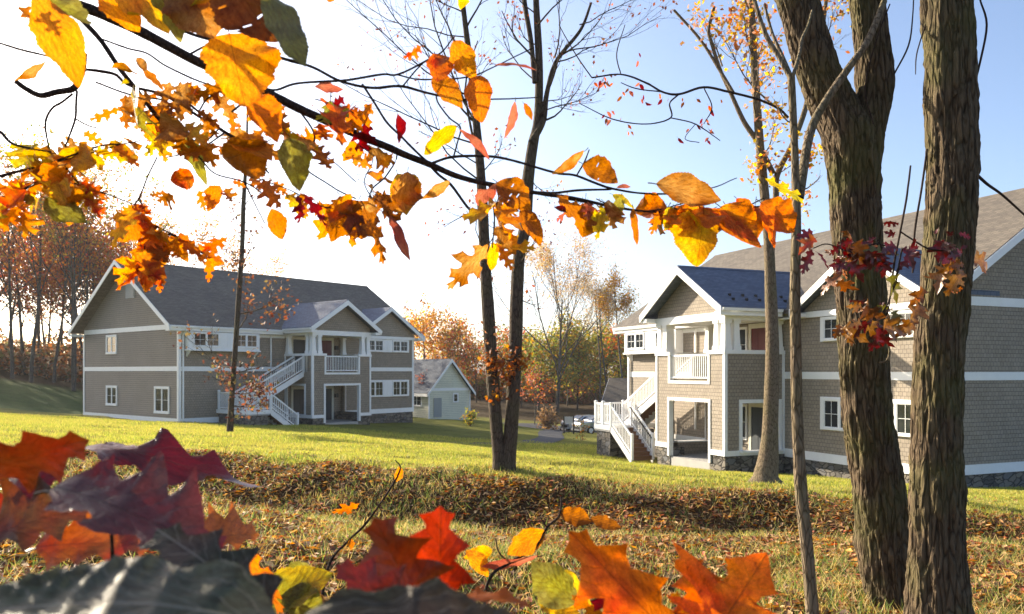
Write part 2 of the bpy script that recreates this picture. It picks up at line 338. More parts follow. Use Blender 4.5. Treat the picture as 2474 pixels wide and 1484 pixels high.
def gz(x, y):
    x = np.atleast_1d(np.asarray(x, float)); y = np.atleast_1d(np.asarray(y, float)); z = gz0(x, y)
    w = np.clip((26-y)/12, 0, 1)*np.clip((y+4)/6, 0, 1)
    p = np.c_[x*1.4, y*1.4, np.zeros(len(x))]
    far = np.clip((np.hypot(x, y-60)-230)/200, 0, 1)
    return (z+w*.06*fbm(p, 3, 5)+.05*fbm(p*.30, 2, 9)+.035*np.clip((60-y)/15, 0, 1)*np.clip((y-13)/3, 0, 1)*fbm(p*[.55, .9, 1], 2, 19))*(1-far) + far*np.clip(z, -8, 4)
_sx = np.sign(np.linspace(-1, 1, 241))*(np.abs(np.linspace(-1, 1, 241))**2.6)*700
gx = np.unique(np.concatenate([np.arange(-16, 16.01, .16), np.arange(-60, 60.1, 1.0), _sx]))
gy = np.unique(np.concatenate([np.arange(2.5, 18.01, .14), np.arange(18, 40, .4), np.arange(40, 130, 1.0), np.linspace(-60, 2.5, 20), np.geomspace(130, 1500, 26)]))
GX, GY = np.meshgrid(gx, gy); GZ = gz(GX.ravel(), GY.ravel()).reshape(GX.shape)
def gzi(x, y):
    """fast bilinear look-up of the built ground"""
    x = np.asarray(x, float); y = np.asarray(y, float)
    i = np.clip(np.searchsorted(gx, x)-1, 0, len(gx)-2); j = np.clip(np.searchsorted(gy, y)-1, 0, len(gy)-2)
    a = (x-gx[i])/(gx[i+1]-gx[i]); b = (y-gy[j])/(gy[j+1]-gy[j])
    return (GZ[j, i]*(1-a)+GZ[j, i+1]*a)*(1-b)+(GZ[j+1, i]*(1-a)+GZ[j+1, i+1]*a)*b
def brow(x):   # distance at which the mown lawn begins, leaf-covered bank in front of it
    return np.interp(x, [-14, -8, -2, 1, 4, 7, 14], [16.2, 15.6, 14.9, 14.7, 13.9, 12.9, 12.4])
def zones(x, y):
    """0..1 leaf litter, 0..1 rough near grass"""
    n = fbm(np.c_[x*.7, y*.7, 0*x], 4, 21)
    lit = np.clip((brow(x)+.35+n*.55-y)/.8, 0, 1)
    near = np.clip((9.8+n*.9-y)/1.6, 0, 1)
    return lit, near, n
lit, near, nn = zones(GX.ravel(), GY.ravel())
lawn = np.array([.26, .26, .05]); shade = np.array([.105, .125, .026]); leafc = np.array([.15, .080, .036]); rough = np.array([.22, .16, .058])
col = lawn[None]*(1+.16*nn[:, None])
litc = leafc[None]*(1-near[:, None])+rough[None]*near[:, None]
col = col*(1-lit[:, None])+litc*lit[:, None]
hill = np.clip((GY.ravel()-57)/4, 0, 1)*np.clip((-24-GX.ravel())/4, 0, 1); col = col*(1-hill[:, None])+np.array([.10, .16, .05])*hill[:, None]  # hill lawn painted darker green for the shade lying on it
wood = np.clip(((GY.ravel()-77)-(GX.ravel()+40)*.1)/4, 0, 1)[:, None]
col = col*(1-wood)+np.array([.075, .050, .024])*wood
ny, nx = GX.shape; ii = (np.arange(ny-1)[:, None]*nx+np.arange(nx-1)[None, :])
GF = np.stack([ii, ii+1, ii+nx+1, ii+nx], -1).reshape(-1, 4)
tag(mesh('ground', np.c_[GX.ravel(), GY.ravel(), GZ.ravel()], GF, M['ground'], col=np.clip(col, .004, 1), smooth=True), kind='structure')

# asphalt path curving through the dip, and the parking bay behind it
def strip(name, pts, w, mat, lift=.012, n=14):
    P = spline(pts, n); T = np.gradient(P, axis=0); N = np.c_[-T[:, 1], T[:, 0]]; N /= np.linalg.norm(N, axis=1)[:, None]
    k = 7; off = np.linspace(-.5, .5, k); Q = P[:, None, :]+N[:, None, :]*(off*w)[None, :, None]
    z = gzi(Q[..., 0], Q[..., 1])+lift
    V = np.concatenate([Q, z[..., None]], -1).reshape(-1, 3); m = len(P); i = np.arange(m-1)[:, None]*k; j = np.arange(k-1)[None, :]
    Fq = np.stack([i+j+1, i+j, i+k+j, i+k+j+1], -1).reshape(-1, 4)
    return tag(mesh(name, V, Fq, mat, smooth=True), kind='structure')
def gp(u, Y): return ((u-U0)/F_PX*Y, Y)
strip('path', [gp(1010, 39), gp(1130, 42), gp(1220, 43.5), gp(1290, 46), gp(1330, 51), gp(1330, 58), gp(1350, 66), gp(1380, 76)], 1.7, M['asphalt'], .03)
strip('parking_area', [gp(1240, 77), gp(1390, 73), gp(1560, 71), gp(1800, 70)], 7.5, M['asphalt'], .035)

# grass blades on the lawn and in the rough, and the fallen leaves, scattered over the ground
g = np.random.default_rng(4)
def scatter(n, y0, y1, power=1.0, margin=.06):
    y = y0+(y1-y0)*g.random(n)**power; x = (g.random(n)*2-1)*(.65+margin)*y
    return x, y
def blades(name, label, x, y, h, w, col, lean=.5):
    n = len(x); z = gzi(x, y); a = g.random(n)*2*np.pi; la = g.random(n)*2*np.pi; L = h*lean*(0.3+g.random(n))
    base = np.c_[x, y, z-.008]; sx = np.c_[np.cos(a), np.sin(a), 0*a]*w[:, None]
    tip = base+np.c_[np.cos(la)*L, np.sin(la)*L, h]
    V = np.stack([base-sx, base+sx, tip], 1).reshape(-1, 3); Fq = np.arange(3*n).reshape(-1, 3)
    cc = np.repeat(col, 3, axis=0).reshape(n, 3, 3); cc[:, 2] *= 1.12
    o = mesh(name, V, Fq, M['grass'], col=cc.reshape(-1, 3)); o['kind'] = 'stuff'; o['label'] = label; return o
def pick(cols, n, var=.25):
    c_ = np.array(cols)[g.integers(0, len(cols), n)]; return np.clip(c_*(1+var*(g.random((n, 1))*2-1)), .003, 1)
x, y = scatter(430000, 11.5, 46, 1.25); l_, nr, nz = zones(x, y); k = (l_ < .35+.5*(g.random(len(x)) < .06)); x, y = x[k], y[k]
lp = np.clip(.5+.75*fbm(np.c_[x*.45, y*.7, 0*x], 3, 61), 0, 1)[:, None]
blades('grass', 'short yellow green lawn grass around the houses', x, y, (.035+.04*g.random(len(x)))*(.8+y/40), .004+.00028*y, pick([(.37, .36, .065), (.30, .33, .055), (.48, .41, .11), (.21, .27, .05)], len(x))*(1-.28*lp)+np.array([[.48, .36, .11]])*.28*lp)
x, y = scatter(120000, 3.6, 16, .9); l_, nr, nz = zones(x, y); k = g.random(len(x)) < np.where(l_ > .5, np.where(nr > .5, .35+.65*np.clip(nz*1.6+.25, 0, 1), .28+.6*np.clip(nz*1.6-.2, 0, 1)), .25); x, y = x[k], y[k]
blades('grass', 'longer tufted grass between the fallen leaves', x, y, (.05+.10*g.random(len(x))), .0035+.0003*y, pick([(.32, .27, .075), (.18, .23, .05), (.46, .35, .13), (.12, .19, .045), (.16, .22, .05), (.50, .38, .17), (.46, .33, .12)], len(x)), .9)
def litter(name, label, x, y, s, cols):
    n = len(x); z = gzi(x, y)+.004+.03*g.random(n)**2; a = g.random(n)*2*np.pi; d = np.c_[np.cos(a), np.sin(a), (g.random(n)-.5)*.9]; d /= np.linalg.norm(d, axis=1)[:, None]
    up = np.c_[(g.random((n, 2))-.5)*1.3, np.ones(n)]; sd = np.cross(d, up); sd /= np.linalg.norm(sd, axis=1)[:, None]; nm = np.cross(sd, d)
    c0 = np.c_[x, y, z]; s = s[:, None]; w = s*(.28+.25*g.random((n, 1))); cu = s*(.05+.3*g.random((n, 1)))
    V = np.stack([c0-d*s, c0-sd*w+nm*cu-d*s*.15, c0+d*s+nm*cu*.7, c0+sd*w+nm*cu+d*s*.1, c0+d*s*.05], 1).reshape(-1, 3)
    b = np.arange(n)[:, None]*5
    Fq = np.concatenate([b+np.array([[0, 4, 1]]), b+np.array([[1, 4, 2]]), b+np.array([[0, 3, 4]]), b+np.array([[3, 2, 4]])])
    o = mesh(name, V, Fq, M['litter'], col=np.repeat(cols, 5, axis=0)); o['kind'] = 'stuff'; o['label'] = label; return o
x, y = scatter(95000, 3.6, 18, .85); l_, nr, nz = zones(x, y); k = g.random(len(x)) < np.where(l_ > .3, np.where(nr > .5, .75, 1.0)*np.clip(.9-nz*.35, .25, 1), .05); x, y = x[k], y[k]
litter('fallen_leaves', 'dry brown and orange leaves lying on the bank', x, y, .026+.045*g.random(len(x)), pick([(.34, .16, .06), (.44, .23, .085), (.22, .10, .045), (.55, .35, .16), (.55, .25, .06), (.13, .065, .04), (.38, .11, .055), (.30, .19, .09)], len(x), .4))
# ------------------------------------------------------------------ the two apartment houses (one design, placed twice)
HL, HW, ZM, ZF, ZE, ZR = 18.525, 12.24, 2.9, 5.30, 5.585, 9.49
KP = (ZR-ZE)/(HW/2)                            # roof pitch
S1, S2, PD = 7.13, 11.83, 2.85                 # the porch along the front, and how far it stands out
def part(mb, name, mat, par, **k): return mb.build(name, M[mat] if isinstance(mat, str) else mat, par, **k)
def window(par, fn, x0, x1, z0, z1, lights=2, bars=1, case=.10, proud=.055, rows=1):
    """casing with sashes; fn(x, z, out) places a point on the wall"""
    m = MB()
    def bx(a, b, c_, d, o0, o1):
        P = [fn(a, c_, o0), fn(b, c_, o0), fn(b, c_, o1), fn(a, c_, o1), fn(a, d, o0), fn(b, d, o0), fn(b, d, o1), fn(a, d, o1)]
        m.add(P, [(0, 1, 2, 3), (4, 7, 6, 5), (0, 4, 5, 1), (1, 5, 6, 2), (2, 6, 7, 3), (3, 7, 4, 0)])
    bx(x0, x1, z1-case, z1, 0, proud); bx(x0, x1, z0, z0+case, 0, proud+.02); bx(x0, x0+case, z0+case, z1-case, 0, proud); bx(x1-case, x1, z0+case, z1-case, 0, proud)
    a, b, c_, d = x0+case, x1-case, z0+case, z1-case; w = (b-a)/lights
    for i in range(1, lights): bx(a+w*i-.04, a+w*i+.04, c_, d, 0, proud-.008)
    for i in range(lights):
        p, q = a+w*i+(.04 if i else 0), a+w*(i+1)-(.04 if i < lights-1 else 0)
        for e in ((p, p+.03, c_, d), (q-.03, q, c_, d), (p+.03, q-.03, c_, c_+.03), (p+.03, q-.03, d-.03, d)): bx(*e, 0, proud-.02)
        for j in range(1, bars+1): bx(p+(q-p)*j/(bars+1)-.009, p+(q-p)*j/(bars+1)+.009, c_+.03, d-.03, 0, proud-.03)
        for j in range(1, rows+1): bx(p+.03, q-.03, c_+(d-c_)*j/(rows+1)-.009, c_+(d-c_)*j/(rows+1)+.009, 0, proud-.032)
    f = part(m, 'window', 'white', par)
    g_ = MB(); P = [fn(a, c_, .012), fn(b, c_, .012), fn(b, d, .012), fn(a, d, .012)]
    g_.add(P, [(0, 1, 2, 3)]); part(g_, 'pane', 'glass', f)
    return f
front = lambda d0: (lambda x, z, o: (x, d0-o, z))
end0 = lambda s0: (lambda x, z, o: (s0-o, x, z))
endL = lambda s0: (lambda x, z, o: (s0+o, x, z))
def slope_slab(m, p, t=.16):
    """roof slab: 4 corners, thickness straight down"""
    m.prism(p, (0, 0, -t))
def stair_flight(par, s0, s1, z0, z1, d0, d1, mat='white', rails=(0, 1), steps=9):
    st = MB(); sg = 1 if z1 > z0 else -1
    for e in (d0, d1-.05): st.prism([(s0, e, z0-.30), (s1, e, z1-.30), (s1, e, z1+.06), (s0, e, z0+.06)], (0, .05, 0))
    f = part(st, 'staircase', mat, par)
    tr = MB(); n = steps
    for i in range(n):
        a = s0+(s1-s0)*i/n; b = s0+(s1-s0)*(i+1)/n; z = z0+(z1-z0)*(i+(1 if sg > 0 else 0.55))/n-.01
        tr.box(min(a, b)-.02, max(a, b)+.02, d0+.055, d1-.055, z-.045, z); tr.box(a if sg > 0 else b-.03, (a+.02) if sg > 0 else b-.01, d0+.055, d1-.055, z-.045-abs(z1-z0)/n*.9, z-.046)
    part(tr, 'tread', 'tread', f)
    for e in ([d0+.03] if 0 in rails else [])+([d1-.03] if 1 in rails else []):
        rl = MB(); L_ = abs(s1-s0); k = max(int(L_/.13), 4)
        rl.bar((s0, e, z0+.95), (s1, e, z1+.95), .06, .09); rl.bar((s0, e, z0+.18), (s1, e, z1+.18), .045, .06)
        for i in range(1, k): s = s0+(s1-s0)*i/k; z = z0+(z1-z0)*i/k; rl.box(s-.016, s+.016, e-.016, e+.016, z+.2, z+.92)
        for s, z in ((s0, z0), (s1, z1)): rl.box(s-.055, s+.055, e-.055, e+.055, z-.25 if z is z0 and sg > 0 else z-.1, z+1.06); rl.taper(s, e, z+1.06, z+1.10, .075, .03)
        part(rl, 'railing', 'white', par)
    gr = MB(); e = d1-.11
    gr.bar((s0, e, z0+.86), (s1, e, z1+.86), .035, .035); part(gr, 'handrail', 'dark_metal', par)
def level_rail(par, p, q, z, name='railing', gap=.125):
    p = np.array(p, float); q = np.array(q, float); L_ = np.linalg.norm(q-p); n = max(int(L_/gap), 3); m = MB()
    m.bar((*p, z+1.0), (*q, z+1.0), .06, .08); m.bar((*p, z+.10), (*q, z+.10), .05, .06)
    for i in range(1, n): c_ = p+(q-p)*i/n; m.box(c_[0]-.015, c_[0]+.015, c_[1]-.015, c_[1]+.015, z+.13, z+.96)
    return part(m, name, 'white', par)
def apartment(name, label, loc, rz):
    h = tag(empty(name, loc, rz), label, 'apartment house', 'apartment houses on the lawn')
    # walls: front strips at the sides of the porch, ends with gables, back
    w = MB(); D = HW
    w.add([(0, 0, 0), (HL, 0, 0), (HL, 0, ZE), (0, 0, ZE)], [(0, 1, 2, 3)]); w.add([(0, D, 0), (HL, D, 0), (HL, D, ZE), (0, D, ZE)], [(1, 0, 3, 2)])
    w.add([(HL, 0, 0), (HL, D, 0), (HL, D, ZE), (HL, D/2, ZR-.05), (HL, 0, ZE)], [(0, 1, 2, 3, 4)])
    part(w, 'wall', 'shingle', h)
    w = MB(); w.add([(0, 0, 0), (0, D, 0), (0, D, ZE), (0, D/2, ZR-.05), (0, 0, ZE)], [(4, 3, 2, 1, 0)]); part(w, 'end_wall', 'lap', h)
    fd = MB(); fd.box(.03, HL-.03, .03, D-.03, -1.6, -.02); part(fd, 'foundation', 'stone', h)
    # trim boards, each its own
    def board(x0, x1, y0, y1, z0, z1, nm='trim_board'): part(MB().box(x0, x1, y0, y1, z0, z1), nm, 'white', h)
    t = .035
    for s0, s1 in ((.14, S1-.02), (S2+.02, HL-.14)):
        board(s0, s1, -t+.006, 0, -.28, .04, 'base_board'); board(s0, s1, -t+.004, 0, ZM-.14, ZM+.13, 'band_board')
    board(.14, S1-.02, -t+.004, 0, 4.86, 5.04, 'frieze_board')
    for s0, sg in ((0, -1), (HL, 1)):
        a, b = sorted((s0, s0+sg*(t-.006)))
        board(a, b, .14, D-.14, -.28, .04, 'base_board'); board(a, b, .14, D-.14, ZM-.14, ZM+.13, 'band_board'); board(a, b, .14, D-.14, 5.18, 5.47, 'frieze_board')
        for dd in (0, D):
            x0, x1 = (-t, .14) if s0 == 0 else (HL-.14, HL+t); y0, y1 = (-t, .14) if dd == 0 else (D-.14, D+t)
            board(x0, x1, y0, y1, -.28, 5.17, 'corner_board')
    # main roof
    oh, oe, th = .78, .46, .17
    rf = MB(); zz = lambda d: ZR-KP*abs(d-D/2)+.12
    slope_slab(rf, [(-oh, D/2, zz(D/2)), (12.75, D/2, zz(D/2)), (12.75, -oe, zz(-oe)), (-oh, -oe, zz(-oe))], th)
    slope_slab(rf, [(12.75, D/2, zz(D/2)), (HL+oh, D/2, zz(D/2)), (HL+oh, -.02, zz(-.02)), (12.75, -.02, zz(-.02))], th)
    slope_slab(rf, [(-oh, D/2, zz(D/2)), (HL+oh, D/2, zz(D/2)), (HL+oh, D+oe, zz(D+oe)), (-oh, D+oe, zz(D+oe))], th)
    roof = part(rf, 'roof', 'roofing', h)
    rd = MB(); rd.prism([(-oh-.01, D/2-.14, zz(D/2)-.09), (-oh-.01, D/2, zz(D/2)+.035), (-oh-.01, D/2+.14, zz(D/2)-.09)], (HL+2*oh+.02, 0, 0)); part(rd, 'ridge_cap', 'roofing', roof)
    # rake boards and soffits on both ends
    for s0, sg in ((-oh, -1), (HL+oh, 1)):
        for d0, d1 in ((-oe, D/2), (D+oe, D/2)):
            x = s0+sg*.002; m = MB()
            m.prism([(x, d0, zz(d0)-.03), (x, d1, zz(d1)-.03), (x, d1, zz(d1)-.32), (x, d0, zz(d0)-.32)], (sg*.04, 0, 0)); part(m, 'rake_board', 'white', h)
        # boxed eave returns
        for d0, d1 in ((-oe, .02), (D-.02, D+oe)):
            a, b = (s0, -.04) if sg < 0 else (HL+.04, s0); m = MB()
            zl = zz(-oe)-.17
            m.box(min(a, b), max(a, b), d0+.015, d1-.015, zl-.20, zl-.04); part(m, 'eave_return', 'white', h)
    sf = MB()
    sf.box(-oh+.05, 12.75, -oe+.03, -.04, zz(-oe)-.36, zz(-oe)-.30); part(sf, 'soffit', 'soffit', h)
    fa = MB(); fa.box(-oh+.01, S1-.45, -oe-.02, -oe+.02, zz(-oe)-.34, zz(-oe)-.05); part(fa, 'fascia', 'white', h)
    gt = MB(); gt.prism([(-.70, -oe-.14, zz(-oe)-.09), (-.70, -oe-.022, zz(-oe)-.09), (-.70, -oe-.022, zz(-oe)-.20), (-.70, -oe-.10, zz(-oe)-.20)], (S1+.2, 0, 0)); gut = part(gt, 'gutter', 'white', h)
    ds = MB(); zt = zz(-oe)-.2
    ds.bar((.22, -oe-.06, zt), (.22, -.09, zt-.42), .08, .07); ds.box(.18, .26, -.125, -.05, -.45, zt-.40); part(ds, 'downspout', 'white', h)
    ds = MB(); ds.box(6.02, 6.09, -.10, -.035, .4, 5.0); part(ds, 'downspout', 'white', h)
    # snow guard and vents on the roof
    # box bay with two windows
    b = MB(); b.box(.35, 5.0, -.44, -.002, 4.02, 5.03); bay = part(b, 'box_bay', 'white', h, autouv=True)
    part(MB().box(.30, 5.05, -.51, -.03, 3.94, 4.02), 'bay_sill', 'white', bay)
    for s in (.42, 4.85): part(MB().prism([(s, -.03, 3.6), (s, -.03, 3.94), (s, -.4, 3.94), (s, -.36, 3.86), (s, -.1, 3.66)], (.09, 0, 0)), 'bracket', 'white', bay)
    window(h, front(-.44), .62, 2.3, 4.16, 5.02, 2, 1, .07, .05); window(h, front(-.44), 3.3, 4.86, 4.16, 5.02, 2, 1, .07, .05)
    part(MB().box(2.36, 3.24, -.455, -.441, 4.24, 4.96), 'bay_panel', 'white', bay); part(MB().box(2.78, 2.82, -.468, -.456, 4.24, 4.96), 'bay_panel', 'white', bay)
    # wing: gable over paired windows
    wa, wz, hwid = 15.85, 7.30, 3.12
    gz_ = lambda s: wz-KP*abs(s-wa); e0, e1 = wa-hwid, wa+hwid
    y0 = -.10
    wg = MB(); a0, a1 = 12.95, HL
    wg.prism([(a0, y0, 5.29), (a1, y0, 5.29), (a1, y0, gz_(a1)-.12), (wa, y0, wz-.14), (a0, y0, gz_(a0)-.12)], (0, .09, 0)); part(wg, 'gable_wall', 'shingle', h)
    wr = MB(); back = (ZR-wz)/KP; db = D/2-back+.3
    for s in (e0, HL+.02): slope_slab(wr, [(wa, -.55, wz+.10), (wa, db, wz+.10), (s, db, gz_(s)+.10), (s, -.55, gz_(s)+.10)], .15)
    slope_slab(wr, [(HL+.02, -.55, gz_(HL+.02)+.10), (HL+.02, -.03, gz_(HL+.02)+.10), (HL+.14, -.03, gz_(HL+.14)+.10), (HL+.14, -.55, gz_(HL+.14)+.10)], .15)
    part(wr, 'roof', 'sky_sheen_roofing', h)
    for s in (e0, e1):
        part(MB().prism([(wa, -.555, wz+.08), (s, -.555, gz_(s)+.08), (s, -.555, gz_(s)-.20), (wa, -.555, wz-.20)], (0, -.04, 0)), 'rake_board', 'white', h)
        q = s+(.04 if s == e0 else -.42); part(MB().box(q, q+.38, -.53, -.11, gz_(s)-.22, gz_(s)-.08), 'eave_return', 'white', h)
    board(S2+.02, HL+.02, -.13, 0, 5.07, 5.285, 'frieze_board')
    for z0, z1 in ((4.16, 5.06), (.93, 2.10)):
        part(MB().box(13.75, 18.05, -.045, -.002, z0-.02, z1+.02 if z1 < 4 else z1-.002), 'window_surround', 'white', h)
        window(h, front(-.045), 13.9, 15.5, z0, z1-.02, 2, 1, .08, .05); window(h, front(-.045), 16.36, 17.93, z0, z1-.02, 2, 1, .08, .05)
        part(MB().box(15.56, 16.30, -.058, -.046, z0+.1, z1-.12), 'panel', 'white', h); part(MB().box(15.91, 15.95, -.07, -.059, z0+.1, z1-.12), 'panel', 'white', h)
    # windows and vent on the lapped end
    window(h, end0(0), 7.5, 8.95, 3.84, 5.06, 2, 0, .12, .05); window(h, end0(0), 7.46, 8.95, .57, 1.85, 2, 0, .12, .05); window(h, end0(0), 1.0, 2.75, .27, 1.87, 2, 0, .13, .05)
    v = MB(); v.box(-.045, -.002, 5.15, 6.3, 7.25, 8.4)
    for i in range(8): v.box(-.07, -.046, 5.25, 6.2, 7.36+i*.125, 7.43+i*.125)
    part(v, 'gable_vent', 'grey_plastic', h)
    # ---- porch: two open storeys
    po = empty('porch', (0, 0, 0)); po.parent = h
    zs, zf = 3.72, 5.02
    for a, b_, c_, d in ((S1+.03, 8.12, -PD+.03, -PD+.75), (10.84, S2-.03, -PD+.03, -PD+.75), (S1+.03, S1+.4, -PD+.75, -.02), (S2-.4, S2-.03, -PD+.75, -.02)): part(MB().box(a, b_, c_, d, -1.6, -.16), 'porch_foundation', 'stone', po)
    part(MB().box(S1+.1, S2-.1, -PD+.06, -.01, -1.3, -.52), 'porch_floor', 'concrete', po)
    part(MB().box(S1+.17, S2-.17, -PD+.17, -.01, 2.45, 2.72), 'landing', 'interior', po)
    part(MB().box(S1+.17, S2-.17, -PD+.17, -.01, 5.10, 5.16), 'porch_ceiling', 'soffit', po)
    part(MB().box(S1+.41, S1+.44, -PD+.77, -.02, -.515, -.02), 'low_wall', 'shingle', po); part(MB().box(S1+.17, S1+.46, -PD+.77, -.02, -.018, .03), 'porch_trim', 'white', po)
    lower = [(8.12, 10.84, -2, 1.86), (7.95, 11.02, 2.62, 9)]
    wl = MB(); T = .16
    wl.panel(S1, S2, -.16, zs, [(8.12, 10.84, -.16, 1.86), (8.16, 10.80, 2.66, zs)], lambda x, z, s: (x, -PD+(T if s else 0), z))
    sideh = [(-2.06, -.30, .0, 1.84)]
    wl.panel(-PD+T, -.002, -.16, zs, [(-2.06, -.30, .0, 1.84)], lambda x, z, s: (S2-(T if s else 0), x, z))
    wl.panel(-PD+T, -.002, -.16, zs, [(-2.06, -.30, .0, 1.84), (-2.45, -.9, 2.74, zs)], lambda x, z, s: (S1+(T if s else 0), -x-PD+T, z) if False else (S1+(T if s else 0), x, z))
    part(wl, 'porch_wall', 'shingle', po)
    def pb(x0, x1, y_0, y_1, z0, z1, nm='porch_trim', mt='white'): part(MB().box(x0, x1, y_0, y_1, z0, z1), nm, mt, po)
    # casing round the lower opening, sill caps, base trim, corner boards
    pb(8.0, 8.13, -PD-.035, -PD+T+.02, -.5, 1.97); pb(10.83, 10.96, -PD-.035, -PD+T+.02, -.5, 1.97); pb(8.13, 10.83, -PD-.035, -PD+T+.02, 1.84, 1.97)
    pb(8.05, 8.17, -PD-.03, -PD+T+.02, 2.55, zs-.02); pb(10.79, 10.91, -PD-.03, -PD+T+.02, 2.55, zs-.02); pb(8.17, 10.79, -PD-.03, -PD+T+.02, 2.55, 2.67)
    for a, b_ in ((S1-.05, 8.2), (10.76, S2+.05)): pb(a, b_, -PD-.06, -PD+.34, zs, zs+.15)
    for s in (S1-.05, S2-.29): pb(s, s+.34, -PD+.34, -.01, zs, zs+.15)
    pb(S1-.04, 8.0, -PD-.045, -PD+.0, -.17, .03); pb(10.96, S2+.04, -PD-.045, -PD+.0, -.17, .03)
    pb(S1-.045, S1, -PD, -.01, -.17, .03); pb(S2, S2+.045, -PD, -.01, -.17, .03)
    for s0, s1 in ((S1-.03, S1+.10), (S2-.10, S2+.03)): pb(s0, s1, -PD-.03, -PD+.10, .03, zs)
    for s0, s1 in ((S1-.03, S1+.012), (S2-.012, S2+.03)): pb(s0, s1, -.13, -.012, .03, zs)
    for sx in (S1-.03, S2-.012):
        pb(sx, sx+.042, -2.2, -2.05, -.0, 1.97); pb(sx, sx+.042, -.31, -.16, -.0, 1.97); pb(sx, sx+.042, -2.05, -.31, 1.83, 1.97); pb(sx-.02, sx+.2, -2.2, -.16, -.06, .02)
    # columns: tapered, three at each front corner, one at the house
    def column(cx, cy_):
        c_ = MB(); c_.box(cx-.17, cx+.17, cy_-.17, cy_+.17, zs+.15, zs+.30); c_.taper(cx, cy_, zs+.30, zf-.12, .145, .115); c_.box(cx-.16, cx+.16, cy_-.16, cy_+.16, zf-.12, zf)
        part(c_, 'column', 'white', po)
    for cx, cy_ in ((S1+.15, -PD+.15), (S1+.60, -PD+.15), (S1+.15, -PD+.58), (S2-.15, -PD+.15), (S2-.60, -PD+.15), (S2-.15, -PD+.58), (S1+.15, -.22), (S2-.15, -.22)): column(cx, cy_)
    # beams
    pb(S1-.02, S2+.02, -PD-.02, -PD+.32, zf, 5.32, 'beam'); pb(S1-.02, S1+.32, -PD+.32, -.01, zf, 5.32, 'beam'); pb(S2-.32, S2+.02, -PD+.32, -.01, zf, 5.32, 'beam')
    # porch gable and roof
    pc = (S1+S2)/2; pz = 7.18; hw = (S2-S1)/2+.48; pzf = lambda s: pz-KP*abs(s-pc)
    gw = MB(); gw.prism([(S1+.02, -PD+.06, 5.33), (S2-.02, -PD+.06, 5.33), (S2-.02, -PD+.06, pzf(S2)-.08), (pc, -PD+.06, pz-.1), (S1+.02, -PD+.06, pzf(S1)-.08)], (0, .12, 0)); part(gw, 'gable_wall', 'shingle', po)
    pr = MB(); db = D/2-(ZR-pz)/KP+.3; yf = -PD-.52
    for s in (pc-hw, pc+hw): slope_slab(pr, [(pc, yf, pz+.12), (pc, db, pz+.12), (s, db, pzf(s)+.12), (s, yf, pzf(s)+.12)], .15)
    prf = part(pr, 'porch_roof', 'sky_sheen_roofing', po)
    part(MB().prism([(pc-.13, yf-.01, pz+.05), (pc, yf-.01, pz+.155), (pc+.13, yf-.01, pz+.05)], (0, db-yf-.4, 0)), 'ridge_cap', 'sky_sheen_roofing', po)
    for s in (pc-hw, pc+hw):
        part(MB().prism([(pc, yf-.004, pz+.10), (s, yf-.004, pzf(s)+.10), (s, yf-.004, pzf(s)-.21), (pc, yf-.004, pz-.21)], (0, -.045, 0)), 'rake_board', 'white', po)
        a, b_ = (s+.03, S1-.03) if s < pc else (S2+.03, s-.03)
        pb(a, b_, yf+.02, -.5, pzf(s)-.22, pzf(s)-.06, 'soffit', 'white')
        part(MB().prism([(s-.002 if s < pc else s+.002, yf, pzf(s)+.05), (s+(-.12 if s < pc else .12), yf, pzf(s)+.05), (s+(-.09 if s < pc else .09), yf, pzf(s)-.06), (s-.002 if s < pc else s+.002, yf, pzf(s)-.06)], (0, PD-.05, 0)), 'gutter', 'white', po)
    # snow guards on the porch roof
    for i in range(5):
        for k in range(2):
            y = -2.5+i*.62; s = pc+hw-.42-k*.30; z = pzf(s)+.12
            part(MB().box(s-.05, s+.05, y-.05+k*.06, y+.03+k*.06, z-.02, z+.085), 'snow_guard', 'dark_metal', po)
    # railing of the balcony, doors on the back wall of both storeys
    level_rail(po, (8.18, -PD+.08), (10.78, -PD+.08), 2.70)
    for z0 in (-.52, 2.72):
        for s0, mt in ((9.9, 'door_red' if z0 > 0 else 'unit_dark'), (7.75, 'unit_dark')):
            fr = MB(); fr.box(s0-.16, s0, -.055, -.004, z0, z0+2.3); fr.box(s0+.95, s0+1.11, -.055, -.004, z0, z0+2.3); fr.box(s0, s0+.95, -.055, -.004, z0+2.1, z0+2.3)
            f = part(fr, 'door_frame', 'cream', po); d_ = MB(); d_.box(s0, s0+.95, -.035, -.004, z0+.02, z0+2.1)
            for px in (.10, .53):
                for a, b_ in ((.2, .9), (1.05, 1.9)): d_.box(s0+px, s0+px+.32, -.045, -.036, z0+a, z0+b_)
            part(d_, 'door', mt, f)
        part(MB().box(11.1, 11.35, -.14, -.004, z0+1.5, z0+1.75), 'lantern', 'dark_metal', po)
        window(po, front(-.004), 9.0, 9.62, z0+.7, z0+2.2, 1, 0, .08, .05)
    # ---- stairs: landing on a stone pier, a flight down to the lawn and one up to the porch
    pl = MB(); pl.box(2.3, 3.85, -3.3, -2.08, .28, .5); pl.box(2.3, 2.85, -2.08, -.06, .28, .5); plat = part(pl, 'stair_platform', 'white', h)
    pier = MB(); pier.box(2.4, 3.7, -3.2, -2.0, -1.7, .20); pier.box(2.4, 2.8, -2.0, -.2, -1.7, .20); part(pier, 'stone_pier', 'stone', h)
    part(MB().box(2.33, 3.8, -3.28, -1.95, .20, .28), 'pier_cap', 'concrete', h)
    stair_flight(h, 3.87, 5.75, .5, -.82, -3.28, -2.12, steps=8)
    stair_flight(h, 2.87, S1-.02, .5, 2.72, -2.02, -.92, steps=13)
    rl = ((2.37, -.25), (2.37, -3.23)), ((2.37, -3.23), (3.82, -3.23))
    for p, q in rl: level_rail(h, p, q, .5)
